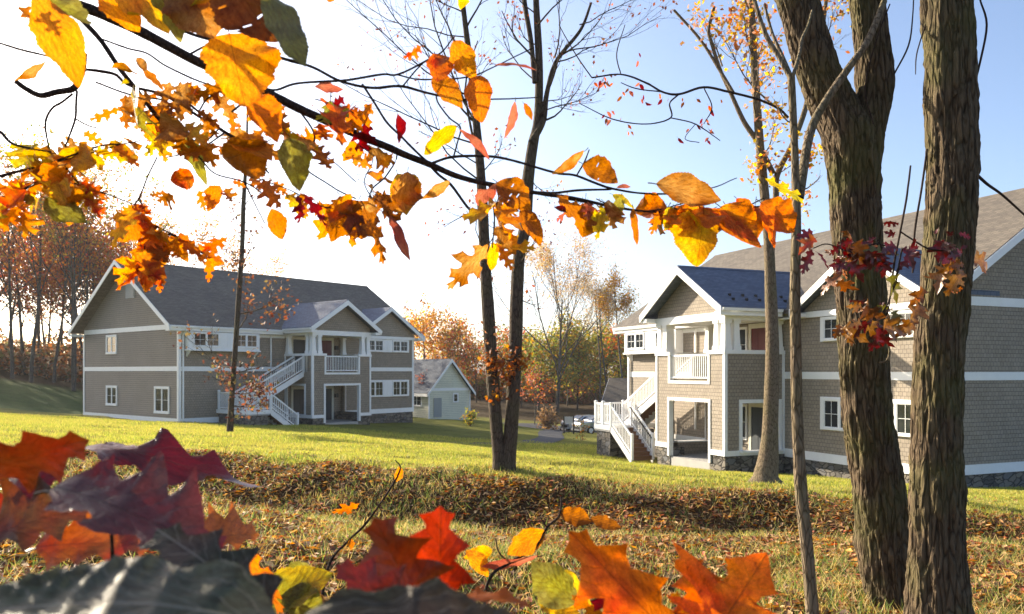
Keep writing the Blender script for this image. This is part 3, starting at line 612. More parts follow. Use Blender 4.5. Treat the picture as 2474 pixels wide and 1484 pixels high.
    for p in ((2.37, -.25), (2.37, -3.23), (3.1, -3.23), (2.37, -1.7)):
        m = MB(); m.box(p[0]-.06, p[0]+.06, p[1]-.06, p[1]+.06, .5, 1.6); m.taper(p[0], p[1], 1.6, 1.65, .085, .03); part(m, 'rail_post', 'white', h)
    return h
def plant_house(name, label, x, y, z, t, off):
    return apartment(name, label, (x-math.cos(t)*off, y-math.sin(t)*off, z), t)
plant_house('apartment_house', 'taupe shingled apartment house across the lawn, lapped gable end with three windows', -19.031, 45.385, -2.739, .894, 0.0)
plant_house('apartment_house', 'taupe shingled apartment house partly behind the thick trunks, its porch sunlit', 13.253, 24.988, -3.047, -1.178, HL)

# ------------------------------------------------------------------ smaller houses in the distance
def cottage(name, label, loc, rz, L, W, ze, zr, wallmat, roofmat, wins, zb=-2.0, group=None, oh=.45):
    h = tag(empty(name, loc, rz), label, 'house', group)
    w = MB(); w.add([(0, 0, zb), (L, 0, zb), (L, 0, ze), (0, 0, ze)], [(0, 1, 2, 3)]); w.add([(0, W, zb), (L, W, zb), (L, W, ze), (0, W, ze)], [(1, 0, 3, 2)])
    w.add([(0, 0, zb), (0, W, zb), (0, W, ze), (0, W/2, zr), (0, 0, ze)], [(4, 3, 2, 1, 0)]); w.add([(L, 0, zb), (L, W, zb), (L, W, ze), (L, W/2, zr), (L, 0, ze)], [(0, 1, 2, 3, 4)])
    part(w, 'wall', wallmat, h); k = (zr-ze)/(W/2); zz = lambda d: zr-k*abs(d-W/2)+.14
    r = MB()
    for d in (-oh, W+oh): slope_slab(r, [(-oh, W/2, zz(W/2)), (L+oh, W/2, zz(W/2)), (L+oh, d, zz(d)), (-oh, d, zz(d))], .16)
    part(r, 'roof', roofmat, h)
    for s, sg in ((-oh, -1), (L+oh, 1)):
        for d in (-oh, W+oh): part(MB().prism([(s+sg*.003, d, zz(d)-.02), (s+sg*.003, W/2, zz(W/2)-.02), (s+sg*.003, W/2, zz(W/2)-.3), (s+sg*.003, d, zz(d)-.3)], (sg*.04, 0, 0)), 'rake_board', 'white', h)
    for s, sg in ((-.03, -1), (L+.03, 1)): part(MB().box(min(s, s-sg*.026), max(s, s-sg*.026), .1, W-.1, ze-.12, ze+.12), 'band_board', 'white', h)
    part(MB().box(-oh+.05, L+oh-.05, -oh-.02, -oh+.02, zz(-oh)-.32, zz(-oh)-.05), 'fascia', 'white', h)
    for x in (.0, L):
        for y_ in (0., W): part(MB().box(x-.05, x+.05, y_-.05, y_+.05, zb, ze-.12), 'corner_board', 'white', h)
    for f, a in wins: window(h, f, *a)
    return h
t_ = R(-50)
c0 = at(1036, 900, 70)
ct = cottage('cottage', 'small pale yellow cottage with a blue grey roof beyond the far apartment house', (c0[0]-9*math.cos(t_), c0[1]-9*math.sin(t_), -3.95), t_, 9.0, 4.5, 2.35, 4.95, 'cream_lap', 'slate_blue_roofing',
    [(endL(9.0), (2.6, 3.2, 1.15, 2.0, 1, 0, .09, .05)), (front(0), (6.3, 7.9, .8, 1.9, 2, 0, .12, .05)), (front(0), (3.0, 4.6, .8, 1.9, 2, 0, .12, .05))], oh=.38)
dr = MB(); dr.box(9.004, 9.05, .5, 1.35, -.1, 1.6); part(dr, 'door', 'grey_plastic', ct)
c1 = at(1545, 960, 84)
cottage('far_house', 'dark roofed brown house half hidden behind the parked cars', (c1[0]-3.2, c1[1]+6, -6.9), R(-22), 12, 9, 2.4, 6.0, 'interior', 'roofing', [(front(0), (2, 3.4, 1.0, 2.0, 2, 0, .1, .05)), (front(0), (7, 8.4, 1.0, 2.0, 2, 0, .1, .05))], -1)
# ------------------------------------------------------------------ trees
def unit(v): v = np.asarray(v, float); return v/(np.linalg.norm(v)+1e-12)
def grow(rg, T, tips, p, d, L, r, lev, P):
    """one branch with its side branches; P: per-level parameters"""
    q = P[min(lev, len(P)-1)]; n = q.get('n', 5); pts = [np.array(p, float)]; dd = unit(d); up = q.get('up', .08); wob = q.get('wob', .22)
    for i in range(n):
        dd = unit(dd+rg.normal(0, wob, 3)*.5+np.array([0, 0, up])); pts.append(pts[-1]+dd*L/n)
    pts = np.array(pts); rr = r*np.linspace(1, q.get('end', .35), n+1); T.add(pts, rr, q.get('k', 5))
    if lev >= len(P)-1:
        tips.append(pts[1:]); return
    branch_off(rg, T, tips, pts, rr, L, lev, P)
def branch_off(rg, T, tips, pts, rr, L, lev, P):
    q = P[min(lev, len(P)-1)]
    n = len(pts)-1; m = q['kids']; f0 = q.get('from', .3)
    for j in range(m):
        f = f0+(1-f0)*((j+rg.random())/m); i = min(int(f*n), n-1); a = f*n-i; b = pts[i]*(1-a)+pts[i+1]*a
        ax = unit(pts[i+1]-pts[i]); rnd = unit(np.cross(ax, rg.normal(size=3))); an = q.get('ang', .8)*(.75+.5*rg.random())
        nd = ax*math.cos(an)+rnd*math.sin(an); r0 = rr[i]*(1-a)+rr[i+1]*a
        grow(rg, T, tips, b, nd, L*q.get('len', .5)*(1.15-.6*(f-f0)/(1-f0))*(.8+.4*rg.random()), r0*q.get('thin', .55), lev+1, P)
def leaf_quads(rg, pts, n, spread, size, cols, var=.3, droop=0.0):
    """n loose four-cornered leaves about the given points"""
    c_ = pts[rg.integers(0, len(pts), n)]+rg.normal(0, spread, (n, 3)); c_[:, 2] -= droop*rg.random(n)
    d = rg.normal(size=(n, 3)); d /= np.linalg.norm(d, axis=1)[:, None]; e = np.cross(d, rg.normal(size=(n, 3))); e /= np.linalg.norm(e, axis=1)[:, None]
    s = size*(.55+.9*rg.random((n, 1))); w = s*(.45+.3*rg.random((n, 1))); nm = np.cross(d, e)
    V = np.stack([c_-d*s, c_+e*w+nm*s*.2, c_+d*s, c_-e*w+nm*s*.2], 1).reshape(-1, 3)
    k = np.array(cols)[rg.integers(0, len(cols), n)]*(1+var*(rg.random((n, 1))*2-1))
    return V, np.clip(k, .003, 1)
def crown_mesh(name, V, k, par, mat='foliage'):
    return mesh(name, V, np.arange(len(V)).reshape(-1, 4), M[mat], par, col=np.repeat(k, 4, axis=0))
def tree(name, label, base, H, seed, P, nleaf, spread, size, cols, barkm, r0, group=None, cat='tree', fork=1, lean=(0, 0), var=.35, droop=0):
    rg = np.random.default_rng(seed); root = tag(empty(name, base), label, cat, group); T = Tubes(); tips = []
    for i in range(fork):
        d = unit(np.array([lean[0]+(rg.normal(0, .12) if fork > 1 else 0), lean[1]+(rg.normal(0, .12) if fork > 1 else 0), 1.0]))
        grow(rg, T, tips, (0, 0, -.3), d, H*(.75 if P[0].get('open') else 1.0), r0, 0, P)
    T.build('trunk', M[barkm], root)
    if nleaf:
        V, k = leaf_quads(rg, np.vstack(tips), nleaf, spread, size, cols, var, droop); crown_mesh('crown', V, k, root)
    return root
def copy_thing(o, loc, rz, sc_, label, group):
    c_ = o.copy(); C.objects.link(c_); c_.location = loc; c_.rotation_euler = (0, 0, rz); c_.scale = (sc_, sc_, sc_*1.0)
    for k, v in (('label', label), ('group', group)):
        if v: c_[k] = v
    for ch in o.children:
        d = ch.copy(); C.objects.link(d); d.parent = c_
    return c_
def _lift(c, k): return [tuple(min(x*k, .75) for x in q) for q in c]
ORANGE = [(.36, .12, .022), (.30, .085, .02), (.24, .075, .025), (.40, .17, .03), (.20, .10, .03)]
BROWN = [(.19, .10, .045), (.25, .12, .045), (.15, .075, .04), (.30, .16, .06)]
GOLD = [(.42, .27, .06), (.36, .20, .05), (.30, .22, .07), (.40, .17, .04)]
OLIVE = [(.085, .095, .025), (.12, .12, .03), (.06, .075, .022), (.17, .14, .035), (.20, .11, .03)]
PINK = [(.38, .18, .14), (.30, .12, .10), (.40, .24, .17)]
DENSE = [dict(n=8, kids=16, len=.42, ang=1.0, wob=.10, up=.05, end=.2, k=6, **{'from': .28}), dict(n=5, kids=6, len=.45, ang=.8, wob=.3, up=.1, end=.3, k=4), dict(n=3, kids=0, wob=.3, end=.4, k=3)]
AIRY = [dict(n=8, kids=11, len=.46, ang=.75, wob=.10, up=.05, end=.22, k=7, **{'from': .38}), dict(n=6, kids=7, len=.42, ang=.65, wob=.25, up=.14, end=.3, k=4), dict(n=4, kids=5, len=.5, ang=.6, wob=.3, up=.1, end=.4, k=3), dict(n=3, kids=0, wob=.35, end=.4, k=3)]
ORANGE, BROWN, OLIVE, GOLD = _lift(ORANGE, 1.25), _lift(BROWN, 1.9), _lift(OLIVE, 2.2), _lift(GOLD, 1.3)  # far leaf colours lightened to suggest distance haze
ORANGE += [(.46, .10, .06), (.40, .13, .09)]
def gbase(u, Y, dz=-.1): x = (u-U0)/F_PX*Y; return (x, Y, float(gzi(x, Y))+dz)
# forest on the left: seven individual kinds, copies turned and scaled
FG = 'forest trees on the hill behind the far house'
protos = []
specs = [('orange leaved forest tree on the hill at the left edge, tallest and fullest', 60, 86, 17.5, DENSE, 3000, .6, .17, ORANGE+BROWN, .20),
         ('rust brown forest tree on the left hill just left of the far house', 245, 84, 15.5, DENSE, 2600, .6, .17, ORANGE+BROWN, .17),
         ('thin bare trunked forest tree on the left hill with few olive leaves', 30, 80, 19.0, AIRY, 1500, .4, .16, OLIVE+BROWN, .19),
         ('pale barked leaning tree right beside the far house gable', 178, 77, 17.0, AIRY, 1700, .45, .16, ORANGE+GOLD, .20)]
for i, (lb, u, Y, H, P, nl, spd, sz, cl, r0) in enumerate(specs):
    protos.append(tree('forest_tree', lb, gbase(u, Y), H, 40+i, P, nl, spd, sz, cl, 'bark_grey', r0, FG, fork=2 if i == 3 else 1, lean=(-.05 if i == 3 else 0, 0)))
rgf = np.random.default_rng(12)
where = [(-40, 83, 0), (95, 90, 1), (130, 82, 2), (150, 95, 0), (200, 92, 1), (215, 83, 2), (265, 96, 0), (300, 99, 1), (20, 97, 1), (110, 101, 3), (320, 92, 2), (-20, 105, 0), (180, 106, 0), (250, 108, 1), (-90, 92, 1), (350, 108, 1), (285, 86, 3), (75, 79, 2)]+[((x_/y_)*F_PX+U0, y_, k_) for x_, y_, k_ in ((-60, 84, 0), (-66, 92, 1), (-72, 86, 0), (-78, 96, 1), (-70, 104, 0), (-84, 88, 1), (-88, 102, 0), (-63, 76, 1), (-76, 78, 0), (-94, 94, 1), (-58, 98, 0), (-82, 110, 1))]  # second list continues the wood out of view, added to shade the hill
for u, Y, k in where:
    copy_thing(protos[k], gbase(u, Y), rgf.random()*6.28, .82+.32*rgf.random(), None, FG)
for o in list(C.objects):
    if o.name.startswith('forest_tree'): o['label'] = {0: 'full orange crowned tree in the forest left of the far house', 1: 'rust brown crowned tree in the forest left of the far house', 2: 'bare thin trunked tree with few olive leaves in the left forest', 3: 'pale forked tree with sparse golden leaves in the left forest'}[[p.children[0].data for p in protos].index(o.children[0].data if o.children[0].data in [p.children[0].data for p in protos] else o.children[1].data)]
# bare tops showing over the far roof
bt = tree('bare_tree', 'nearly bare tree whose thin top shows over the far roof', gbase(470, 92), 17.0, 61, AIRY, 1300, .4, .13, GOLD+BROWN, 'bark_grey', .16, 'bare trees behind the far roof')
for u, Y, s in ((560, 96, .93), (400, 95, 1.02), (640, 99, .86)): copy_thing(bt, gbase(u, Y), u*.1, s, 'nearly bare tree whose thin top shows over the far roof', 'bare trees behind the far roof')
# behind the cottage and across the dip
CG = 'autumn trees behind the cottage'
t1 = tree('autumn_tree', 'brown orange tree with golden top behind the pale cottage', gbase(1025, 106), 11.6, 71, DENSE, 2200, .6, .17, BROWN+GOLD+GOLD+ORANGE[:3], 'bark_grey', .18, CG)
t2 = tree('autumn_tree', 'rust brown broad tree right of the pale cottage', gbase(1110, 108), 9.6, 72, DENSE, 2000, .6, .17, BROWN+OLIVE+ORANGE+[(.14, .06, .035)], 'bark_grey', .16, CG)
for u, Y, s, src in ((985, 112, .95, t1), (1060, 116, .88, t2), (1150, 114, .86, t2), (1190, 120, .92, t2), (1085, 124, 1.0, t1), (1225, 118, .80, t2)):
    copy_thing(src, gbase(u, Y), u*.37, s, src['label'], CG)
tag(t1, 'brown orange tree with golden crown in the row behind the pale cottage'); tag(t2, 'rust brown broad tree in the row behind the pale cottage')
for o in list(C.objects):
    if o.name.startswith('autumn_tree.'): o['label'] = t1['label'] if o.children[0].data in [c.data for c in t1.children] else t2['label']
OG = 'olive and rust trees across the dip'
BUSHY = [dict(n=6, kids=18, len=.5, ang=1.1, wob=.12, up=.05, end=.2, k=5, **{'from': .12}), dict(n=4, kids=5, len=.5, ang=.9, wob=.3, up=.1, end=.3, k=3), dict(n=3, kids=0, wob=.3, end=.4, k=3)]
t3 = tree('olive_tree', 'olive green bushy tree in the row across the dip', gbase(1300, 104), 9.8, 81, BUSHY, 3800, .6, .18, OLIVE, 'bark_grey', .14, OG)
t4 = tree('rust_tree', 'rust leaved tree in the row across the dip', gbase(1465, 112), 10.2, 82, BUSHY, 3000, .6, .18, ORANGE+OLIVE[:3], 'bark_grey', .14, OG)
for u, Y, s, src in ((1260, 110, .92, t3), (1345, 109, 1.02, t3), (1395, 108, 1.08, t3), (1440, 116, 1.1, t3), (1500, 111, .98, t3), (1225, 112, .95, t4), (1550, 118, 1.1, t3), (1600, 122, 1.1, t4), (1370, 118, .9, t4)):
    copy_thing(src, gbase(u, Y), u*.21, s, src['label'], OG)
OPEN = [dict(n=7, kids=13, len=.78, ang=.72, wob=.10, up=.05, end=.3, k=7, **{'from': .24}), dict(n=6, kids=9, len=.5, ang=.6, wob=.2, up=.13, end=.3, k=4), dict(n=4, kids=6, len=.52, ang=.6, wob=.3, up=.12, end=.4, k=3), dict(n=3, kids=0, wob=.35, end=.4, k=3)]
tree('tall_bare_tree', 'tall wide spreading bare tree with pale gold leaf haze between the two houses', gbase(1345, 100), 14.8, 93, OPEN, 15000, .35, .085, GOLD+[(.44, .38, .28), (.52, .45, .34), (.48, .40, .30)], 'bark_grey', .27, None)
SL = [dict(n=9, kids=9, len=.22, ang=.7, wob=.06, up=.05, end=.3, k=5, **{'from': .62}), dict(n=5, kids=6, len=.5, ang=.7, wob=.25, up=.14, end=.3, k=3), dict(n=3, kids=0, wob=.35, end=.4, k=3)]
tree('slender_tree', 'slim bare pole of a tree left of the near house eave, small grey top', gbase(1450, 98), 15.5, 95, SL, 2600, .4, .09, [(.42, .40, .36), (.46, .40, .30)], 'bark_grey', .15)
tree('slender_tree', 'second slim bare tree closer to the near house eave, grey top', gbase(1470, 100), 15.8, 96, SL, 2600, .4, .09, [(.42, .40, .36), (.46, .40, .30)], 'bark_grey', .16)
tree('slender_tree', 'slim leaning tree with a golden top touching the near house eave', gbase(1508, 96), 15.6, 97, SL, 3600, .45, .10, GOLD, 'bark_grey', .17, lean=(-.02, 0))
tree('young_maple', 'small pink leaved young tree in front of the cottage roof', gbase(1023, 72), 3.6, 98, [dict(n=5, kids=9, len=.45, ang=.6, wob=.1, up=.1, end=.3, k=5, **{'from': .35}), dict(n=3, kids=0, wob=.3, k=3)], 260, .18, .09, PINK+[(.40, .12, .06)], 'bark_grey', .04)
tree('young_maple', 'small orange leaved round tree beyond the path in the dip', gbase(1292, 78), 4.6, 99, [dict(n=5, kids=10, len=.5, ang=.8, wob=.1, up=.08, end=.3, k=5, **{'from': .3}), dict(n=4, kids=3, len=.5, ang=.6, wob=.3, k=3), dict(n=2, kids=0, wob=.3, k=3)], 700, .28, .10, ORANGE+PINK, 'bark_grey', .06)
SHRUB = [dict(n=3, kids=6, len=.7, ang=.7, wob=.2, up=.1, end=.4, k=4, **{'from': .05}), dict(n=3, kids=0, wob=.4, k=3)]
tree('shrub', 'small leafy shrub on the shaded slope below the cottage', gbase(1137, 60, -.02), 1.2, 101, SHRUB, 260, .16, .09, OLIVE, 'bark_grey', .03, cat='shrub', fork=5)
tree('shrub', 'staked thin shrub on the lawn left of the stone stair pier', gbase(1404, 50, -.02), 1.3, 102, SHRUB, 120, .12, .07, OLIVE+BROWN, 'bark_grey', .02, cat='shrub', fork=2)
tree('brown_shrub', 'low tan brown shrub mound left of the sign posts', gbase(1322, 72, -.02), 1.5, 103, SHRUB, 700, .35, .13, [(.26, .17, .09), (.20, .13, .08)], 'bark_grey', .03, cat='shrub', fork=7)
# dark undergrowth that closes the view under the far trees
rgu = np.random.default_rng(77)
def thicket(label, u0, u1, Y0, Y1, h, n, cols, size):
    Y = Y0+(Y1-Y0)*rgu.random(n); u = u0+(u1-u0)*rgu.random(n); x = (u-U0)/F_PX*Y; nz = fbm(np.c_[x*.22, Y*.1, 0*x], 3, 55)
    z = gzi(x, Y)+rgu.random(n)*h*np.clip(.75+.45*nz, .15, 1.6)
    V, k = leaf_quads(rgu, np.c_[x, Y, z], n, .15, size, cols, .45); o = crown_mesh('undergrowth', V, k, None); o['kind'] = 'stuff'; o['label'] = label
thicket('dark brown undergrowth beneath the forest on the left hill', -250, 420, 84, 112, 3.8, 15000, [(.13, .08, .045), (.22, .11, .05), (.10, .10, .04), (.30, .14, .07), (.34, .26, .18)], .28)
thicket('far off brown woodland closing the dip behind the cottage', 900, 1760, 126, 140, 6.2, 22000, [(.24, .14, .08), (.15, .15, .055), (.30, .17, .09), (.20, .17, .07), (.36, .20, .13)], .36)

# ---- trees near by, drawn from measured outlines: (u, v, width) down the trunk
def outline(pts, Y, n=6, dy=0.0):
    """u, v, width in print pixels -> centre line and radius at distance Y"""
    P = [np.r_[at(u, v, Y), w/2/F_PX*Y] for u, v, w in pts]; Q = spline(P, n); Q[:, 1] += dy*np.linspace(0, 1, len(Q)); return Q[:, :3], Q[:, 3]
def local(root_loc, P): return P-np.array(root_loc)
TWIGGY = [dict(n=6, kids=6, len=.5, ang=.6, wob=.2, up=.12, end=.35, k=5), dict(n=6, kids=6, len=.5, ang=.55, wob=.28, up=.10, end=.35, k=4), dict(n=5, kids=4, len=.5, ang=.6, wob=.32, up=.08, end=.4, k=3), dict(n=4, kids=0, wob=.35, end=.4, k=3)]
def stem_tree(name, label, Y, stems, barkm, limbs, seed, nleaf, cols, size, spread, cat='tree', flare=1.25, k=14, P=TWIGGY, limb_lens=(1.5, 3.0)):
    rg = np.random.default_rng(seed); b = stems[0][0]; base = at(b[0], b[1], Y); base[2] = gzi(base[0], base[1])-.05
    root = tag(empty(name, tuple(base)), label, cat); T = Tubes(); tips = []
    for si, st in enumerate(stems):
        P_, r_ = outline(st, Y, 7, .15*si); P_ = local(base, P_)
        if st[0][1] > 1000:
            P_ = np.vstack([P_[0]+[0, 0, -.25], P_]); r_ = np.r_[r_[0]*flare*1.25, r_]
        nrm = fbm(P_*3.0, 3, seed)*.35; r2 = r_*(1+.10*nrm)
        T.add(P_, r2, k)
    for (u, v, lu, lv, w, L) in limbs:     # limb from (u,v) heading to (lu,lv)
        p = local(base, at(u, v, Y)); q = local(base, at(lu, lv, Y+rg.normal(0, .06)*Y)); d = q-p; LL = np.linalg.norm(d)
        grow(rg, T, tips, p, d, LL*L, w/2/F_PX*Y, 1, P)
    T.build('trunk', M[barkm], root)
    if nleaf:
        V, kk = leaf_quads(rg, np.vstack(tips), nleaf, spread, size, cols, .3); crown_mesh('crown', V, kk, root)
    return root, tips
# twin stemmed tree in the middle
rg0 = np.random.default_rng(3)
s1 = [(1211, 1148, 48), (1207, 1110, 36), (1200, 1040, 30), (1189, 900, 31), (1180, 760, 30), (1173, 650, 28), (1166, 500, 26), (1160, 400, 22), (1151, 300, 19), (1135, 150, 15), (1117, 0, 12), (1104, -120, 9)]
s2 = [(1224, 1148, 50), (1228, 1110, 38), (1236, 1020, 33), (1245, 850, 33), (1249, 700, 31), (1256, 600, 30), (1268, 550, 31), (1275, 440, 30), (1287, 350, 26), (1300, 280, 21), (1303, 150, 19), (1296, 0, 15), (1292, -120, 12)]
s3 = [(1284, 345, 18), (1312, 290, 16), (1322, 220, 12), (1345, 140, 10), (1405, 60, 8), (1432, -10, 6)]
s4 = [(1292, 200, 12), (1283, 90, 12), (1268, -10, 12), (1262, -100, 9)]
lb = [(1160, 380, 1040, 60, 7, 1.0), (1150, 300, 960, 150, 6, .9), (1166, 500, 1075, 600, 4, .7), (1135, 150, 1020, -60, 6, 1.0), (1125, 70, 1210, -90, 5, .9), (1300, 160, 1200, 40, 6, 1.0), (1300, 110, 1210, 90, 4, .9),
      (1320, 225, 1400, 130, 5, 1.0), (1345, 140, 1500, 60, 5, 1.0), (1345, 150, 1480, 140, 4, 1.0), (1320, 290, 1440, 230, 5, .9), (1160, 420, 1250, 330, 4, .8), (1275, 430, 1380, 520, 3, .6), (1252, 640, 1330, 560, 3, .7), (1178, 740, 1130, 700, 3, .8), (1250, 720, 1310, 770, 3, .8), (1185, 850, 1130, 830, 3, .8),
      (1190, 880, 1230, 930, 4, .9), (1246, 860, 1200, 900, 4, 1.0), (1246, 850, 1270, 900, 3, .8), (1170, 600, 1090, 520, 4, .8), (1300, 60, 1420, -60, 5, 1.0), (1110, -40, 980, -120, 5, 1.0), (1150, 300, 900, 40, 6, 1.0), (1163, 440, 900, 230, 5, 1.0), (1140, 190, 880, -40, 5, 1.0), (1160, 400, 1000, 330, 4, 1.0), (1300, 280, 1430, 180, 5, 1.0), (1350, 130, 1560, 150, 4, 1.0), (1120, 30, 1000, 20, 4, 1.0), (1290, 30, 1200, -60, 4, 1.0), (1145, 240, 780, 60, 5, 1.0), (1155, 350, 800, 300, 5, 1.0), (1128, 90, 860, 100, 4, 1.0), (1302, 200, 1180, 120, 4, 1.0), (1340, 140, 1420, -40, 4, 1.0), (1400, 60, 1560, 20, 4, 1.0), (1110, -60, 1250, -140, 4, 1.0), (1300, 250, 1400, 240, 4, 1.0)]
stem_tree('twin_tree', 'slim twin stemmed tree standing alone on the lawn edge between the houses', 15.3, [s1, s2, s3, s4], 'bark_dark', lb, 31, 800, [(.30, .13, .09), (.22, .09, .06), (.36, .20, .12), (.20, .07, .03)], .035, .10, flare=1.7)
# rust leaf bunch on the twin tree
V, kk = leaf_quads(rg0, np.array([at(u, v, 15.2) for u, v in ((1180, 870), (1200, 880), (1225, 890), (1250, 880), (1262, 868), (1215, 920), (1205, 950), (1240, 860), (1190, 890), (1235, 905))]), 420, .10, .05, [(.34, .11, .03), (.25, .08, .03), (.36, .18, .05)])
tag(crown_mesh('creeper', V, kk, None), 'rust coloured creeper wrapped round the twin stemmed tree', 'creeper')
# slim dark tree before the far house
s = [(555, 1052, 17), (560, 960, 13), (570, 820, 12), (578, 700, 12), (585, 600, 11), (588, 500, 11), (592, 430, 9), (596, 350, 6), (598, 250, 4)]
lb = [(572, 800, 640, 740, 4, .9), (566, 890, 520, 860, 4, 1.0), (566, 900, 620, 930, 4, 1.1), (562, 950, 620, 960, 3, 1.0), (575, 760, 700, 750, 4, 1.0), (583, 640, 640, 580, 3, .9), (586, 580, 540, 560, 3, .9), (588, 500, 640, 450, 3, .9), (583, 660, 540, 640, 3, .8), (565, 920, 530, 900, 3, .9), (560, 980, 610, 980, 3, .9)]
rt_s, _ = stem_tree('slim_tree', 'slim dark trunked tree with brown leaf tufts before the far house', 29.5, [s], 'bark_dark', lb, 33, 500, [(.13, .06, .045), (.16, .08, .045), (.12, .06, .045), (.24, .14, .07), (.13, .10, .05)], .075, .16, k=10, P=TWIGGY[:1]+TWIGGY[1:])
V, kk = leaf_quads(rg0, np.array([at(u, v, 29.4) for u, v in ((530, 875), (545, 900), (590, 895), (610, 915), (625, 935), (600, 940), (615, 965), (585, 985), (575, 1000), (540, 880), (640, 945))])-np.array(rt_s.location), 300, .22, .08, [(.13, .05, .045), (.18, .075, .05), (.10, .06, .04), (.20, .10, .06), (.12, .11, .05)])
crown_mesh('foliage', V, kk, rt_s)
V, kk = leaf_quads(rg0, np.array([at(u, v, 29.4) for u, v in ((640, 760), (660, 752), (680, 756), (700, 745), (620, 770), (590, 680), (605, 660), (570, 640))])-np.array(rt_s.location), 150, .20, .075, [(.16, .08, .05), (.16, .06, .04), (.24, .13, .06)])
crown_mesh('foliage', V, kk, rt_s)
# sapling at the foot of the near porch
s = [(1850, 1152, 60), (1858, 1090, 46), (1862, 1000, 37), (1866, 850, 33), (1862, 700, 28), (1858, 600, 25), (1850, 500, 23), (1840, 400, 22), (1832, 300, 20), (1822, 150, 17), (1815, 0, 14), (1810, -100, 10)]
b1 = [(1862, 640, 14), (1875, 480, 15), (1880, 420, 14), (1920, 340, 13), (1952, 250, 13), (1965, 170, 12), (1990, 80, 11), (2005, -20, 9)]
b2 = [(1868, 420, 13), (1830, 340, 13), (1800, 290, 12), (1770, 220, 10), (1745, 160, 9), (1725, 90, 9), (1720, 60, 8), (1735, 0, 7)]
b3 = [(1772, 225, 8), (1745, 165, 8), (1700, 80, 7), (1640, 0, 6)]
lb = [(1745, 160, 1700, 60, 5, .8), (1822, 150, 1760, 40, 5, 1.0), (1835, 300, 1790, 180, 5, .9), (1820, 120, 1880, 30, 5, .9), (1840, 380, 1900, 300, 4, .9), (1815, 30, 1770, -40, 5, .9), (1890, 270, 1640, 205, 6, 1.0), (1815, 200, 1860, 120, 4, 1.0), (1850, 480, 1800, 400, 4, .8), (1965, 170, 2030, 60, 5, .9), (1880, 420, 1960, 380, 3, .8), (1830, 260, 1880, 200, 4, .8), (1860, 560, 1920, 500, 3, .8)]
stem_tree('lawn_sapling', 'pale barked sapling with yellow orange leaves at the corner of the near porch', 15.6, [s, b1, b2, b3], 'bark_sapling', lb, 37, 1700, [(.60, .38, .05), (.62, .45, .08), (.55, .24, .04), (.40, .16, .08), (.42, .25, .18)], .05, .16, flare=1.5)

# the thick trunks on the right, with shaggy bark in relief
def big_trunk(name, label, Y, stems, seed, moss_label=None):
    b = stems[0][0]; base = at(b[0], b[1], Y); root = tag(empty(name, tuple(base)), label, 'tree'); Vs = []; Fs = []; n0 = 0
    for st in stems:
        P_, r_ = outline(st, Y, 40); P_ = local(base, P_); k = 110
        V, Fq = tube(P_, r_, k); V = V.reshape(len(P_), k, 3); th = np.arange(k)*2*np.pi/k
        s = np.cumsum(np.r_[0, np.linalg.norm(np.diff(P_, axis=0), axis=1)])
        TH, SS = np.meshgrid(th, s); c_ = np.c_[np.cos(TH).ravel()*1.0, np.sin(TH).ravel()*1.0, SS.ravel()]
        wv = fbm(c_*[2, 2, 3.0], 3, seed+9)*.35
        q = np.c_[c_[:, 0]*5+wv, c_[:, 1]*5+wv, c_[:, 2]*5.5]; a = fbm(q, 4, seed)
        ridge = 1-np.abs(fbm(np.c_[c_[:, 0]*8+wv*2.5, c_[:, 1]*8-wv*2.5, c_[:, 2]*4.2], 3, seed+3)); fine = fbm(c_*[14, 14, 9], 3, seed+5)
        lump = fbm(c_*[1.1, 1.1, 1.6], 2, seed+7)
        dsp = (.105*np.clip(ridge, -.4, 1)+.055*a+.04*fine+.08*lump).reshape(len(P_), k)-.12
        ctr = P_[:, None, :]; V = ctr+(V-ctr)*(1+dsp[..., None])
        Vs.append(V.reshape(-1, 3)); Fs.append(Fq+n0); n0 += len(P_)*k
    mesh('trunk', np.vstack(Vs), np.vstack(Fs), M['bark_shaggy'], root, smooth=True)
    return root
A1 = [(2165, 1530, 140), (2158, 1484, 118), (2140, 1350, 124), (2125, 1200, 125), (2095, 1000, 121), (2085, 800, 118), (2076, 650, 119), (2068, 500, 122), (2062, 400, 126), (2050, 330, 128), (2028, 280, 112), (1998, 220, 103), (1972, 150, 98), (1948, 80, 96), (1925, 0, 94), (1900, -80, 92), (1870, -170, 88)]
A2 = [(2072, 400, 100), (2086, 330, 96), (2104, 270, 90), (2114, 225, 88), (2116, 190, 88), (2108, 120, 84), (2100, 50, 84), (2094, 0, 85), (2092, -80, 84), (2092, -170, 80)]
tA = big_trunk('forked_tree', 'thick shaggy barked tree forking high up, left of the two big trunks', 6.0, [A1, A2], 5)
B1 = [(2275, 1530, 172), (2270, 1484, 150), (2267, 1380, 138), (2264, 1250, 130), (2262, 1100, 121), (2262, 1000, 117), (2268, 850, 116), (2280, 720, 116), (2292, 600, 116), (2300, 470, 118), (2300, 380, 120), (2297, 250, 120), (2292, 120, 117), (2287, 0, 115), (2284, -80, 112), (2282, -170, 110)]
tB = big_trunk('straight_tree', 'thick shaggy barked straight tree, rightmost of the two big trunks', 5.15, [B1], 15)
def twig_on(root, Y, items, mat='bark_twig', name='twig'):
    base = np.array(root.location); T = Tubes()
    for pts in items: P_, r_ = outline(pts, Y, 5); T.add(local(base, P_), r_, 6)
    return T.build(name, M[mat], root)
twig_on(tB, 5.15, [[(2347, 230, 5), (2368, 150, 5), (2384, 60, 5), (2368, 0, 4), (2360, -40, 3)]]); twig_on(tB, 5.15, [[(2352, 415, 8), (2385, 445, 7), (2420, 470, 6), (2470, 515, 5), (2520, 560, 4)]])
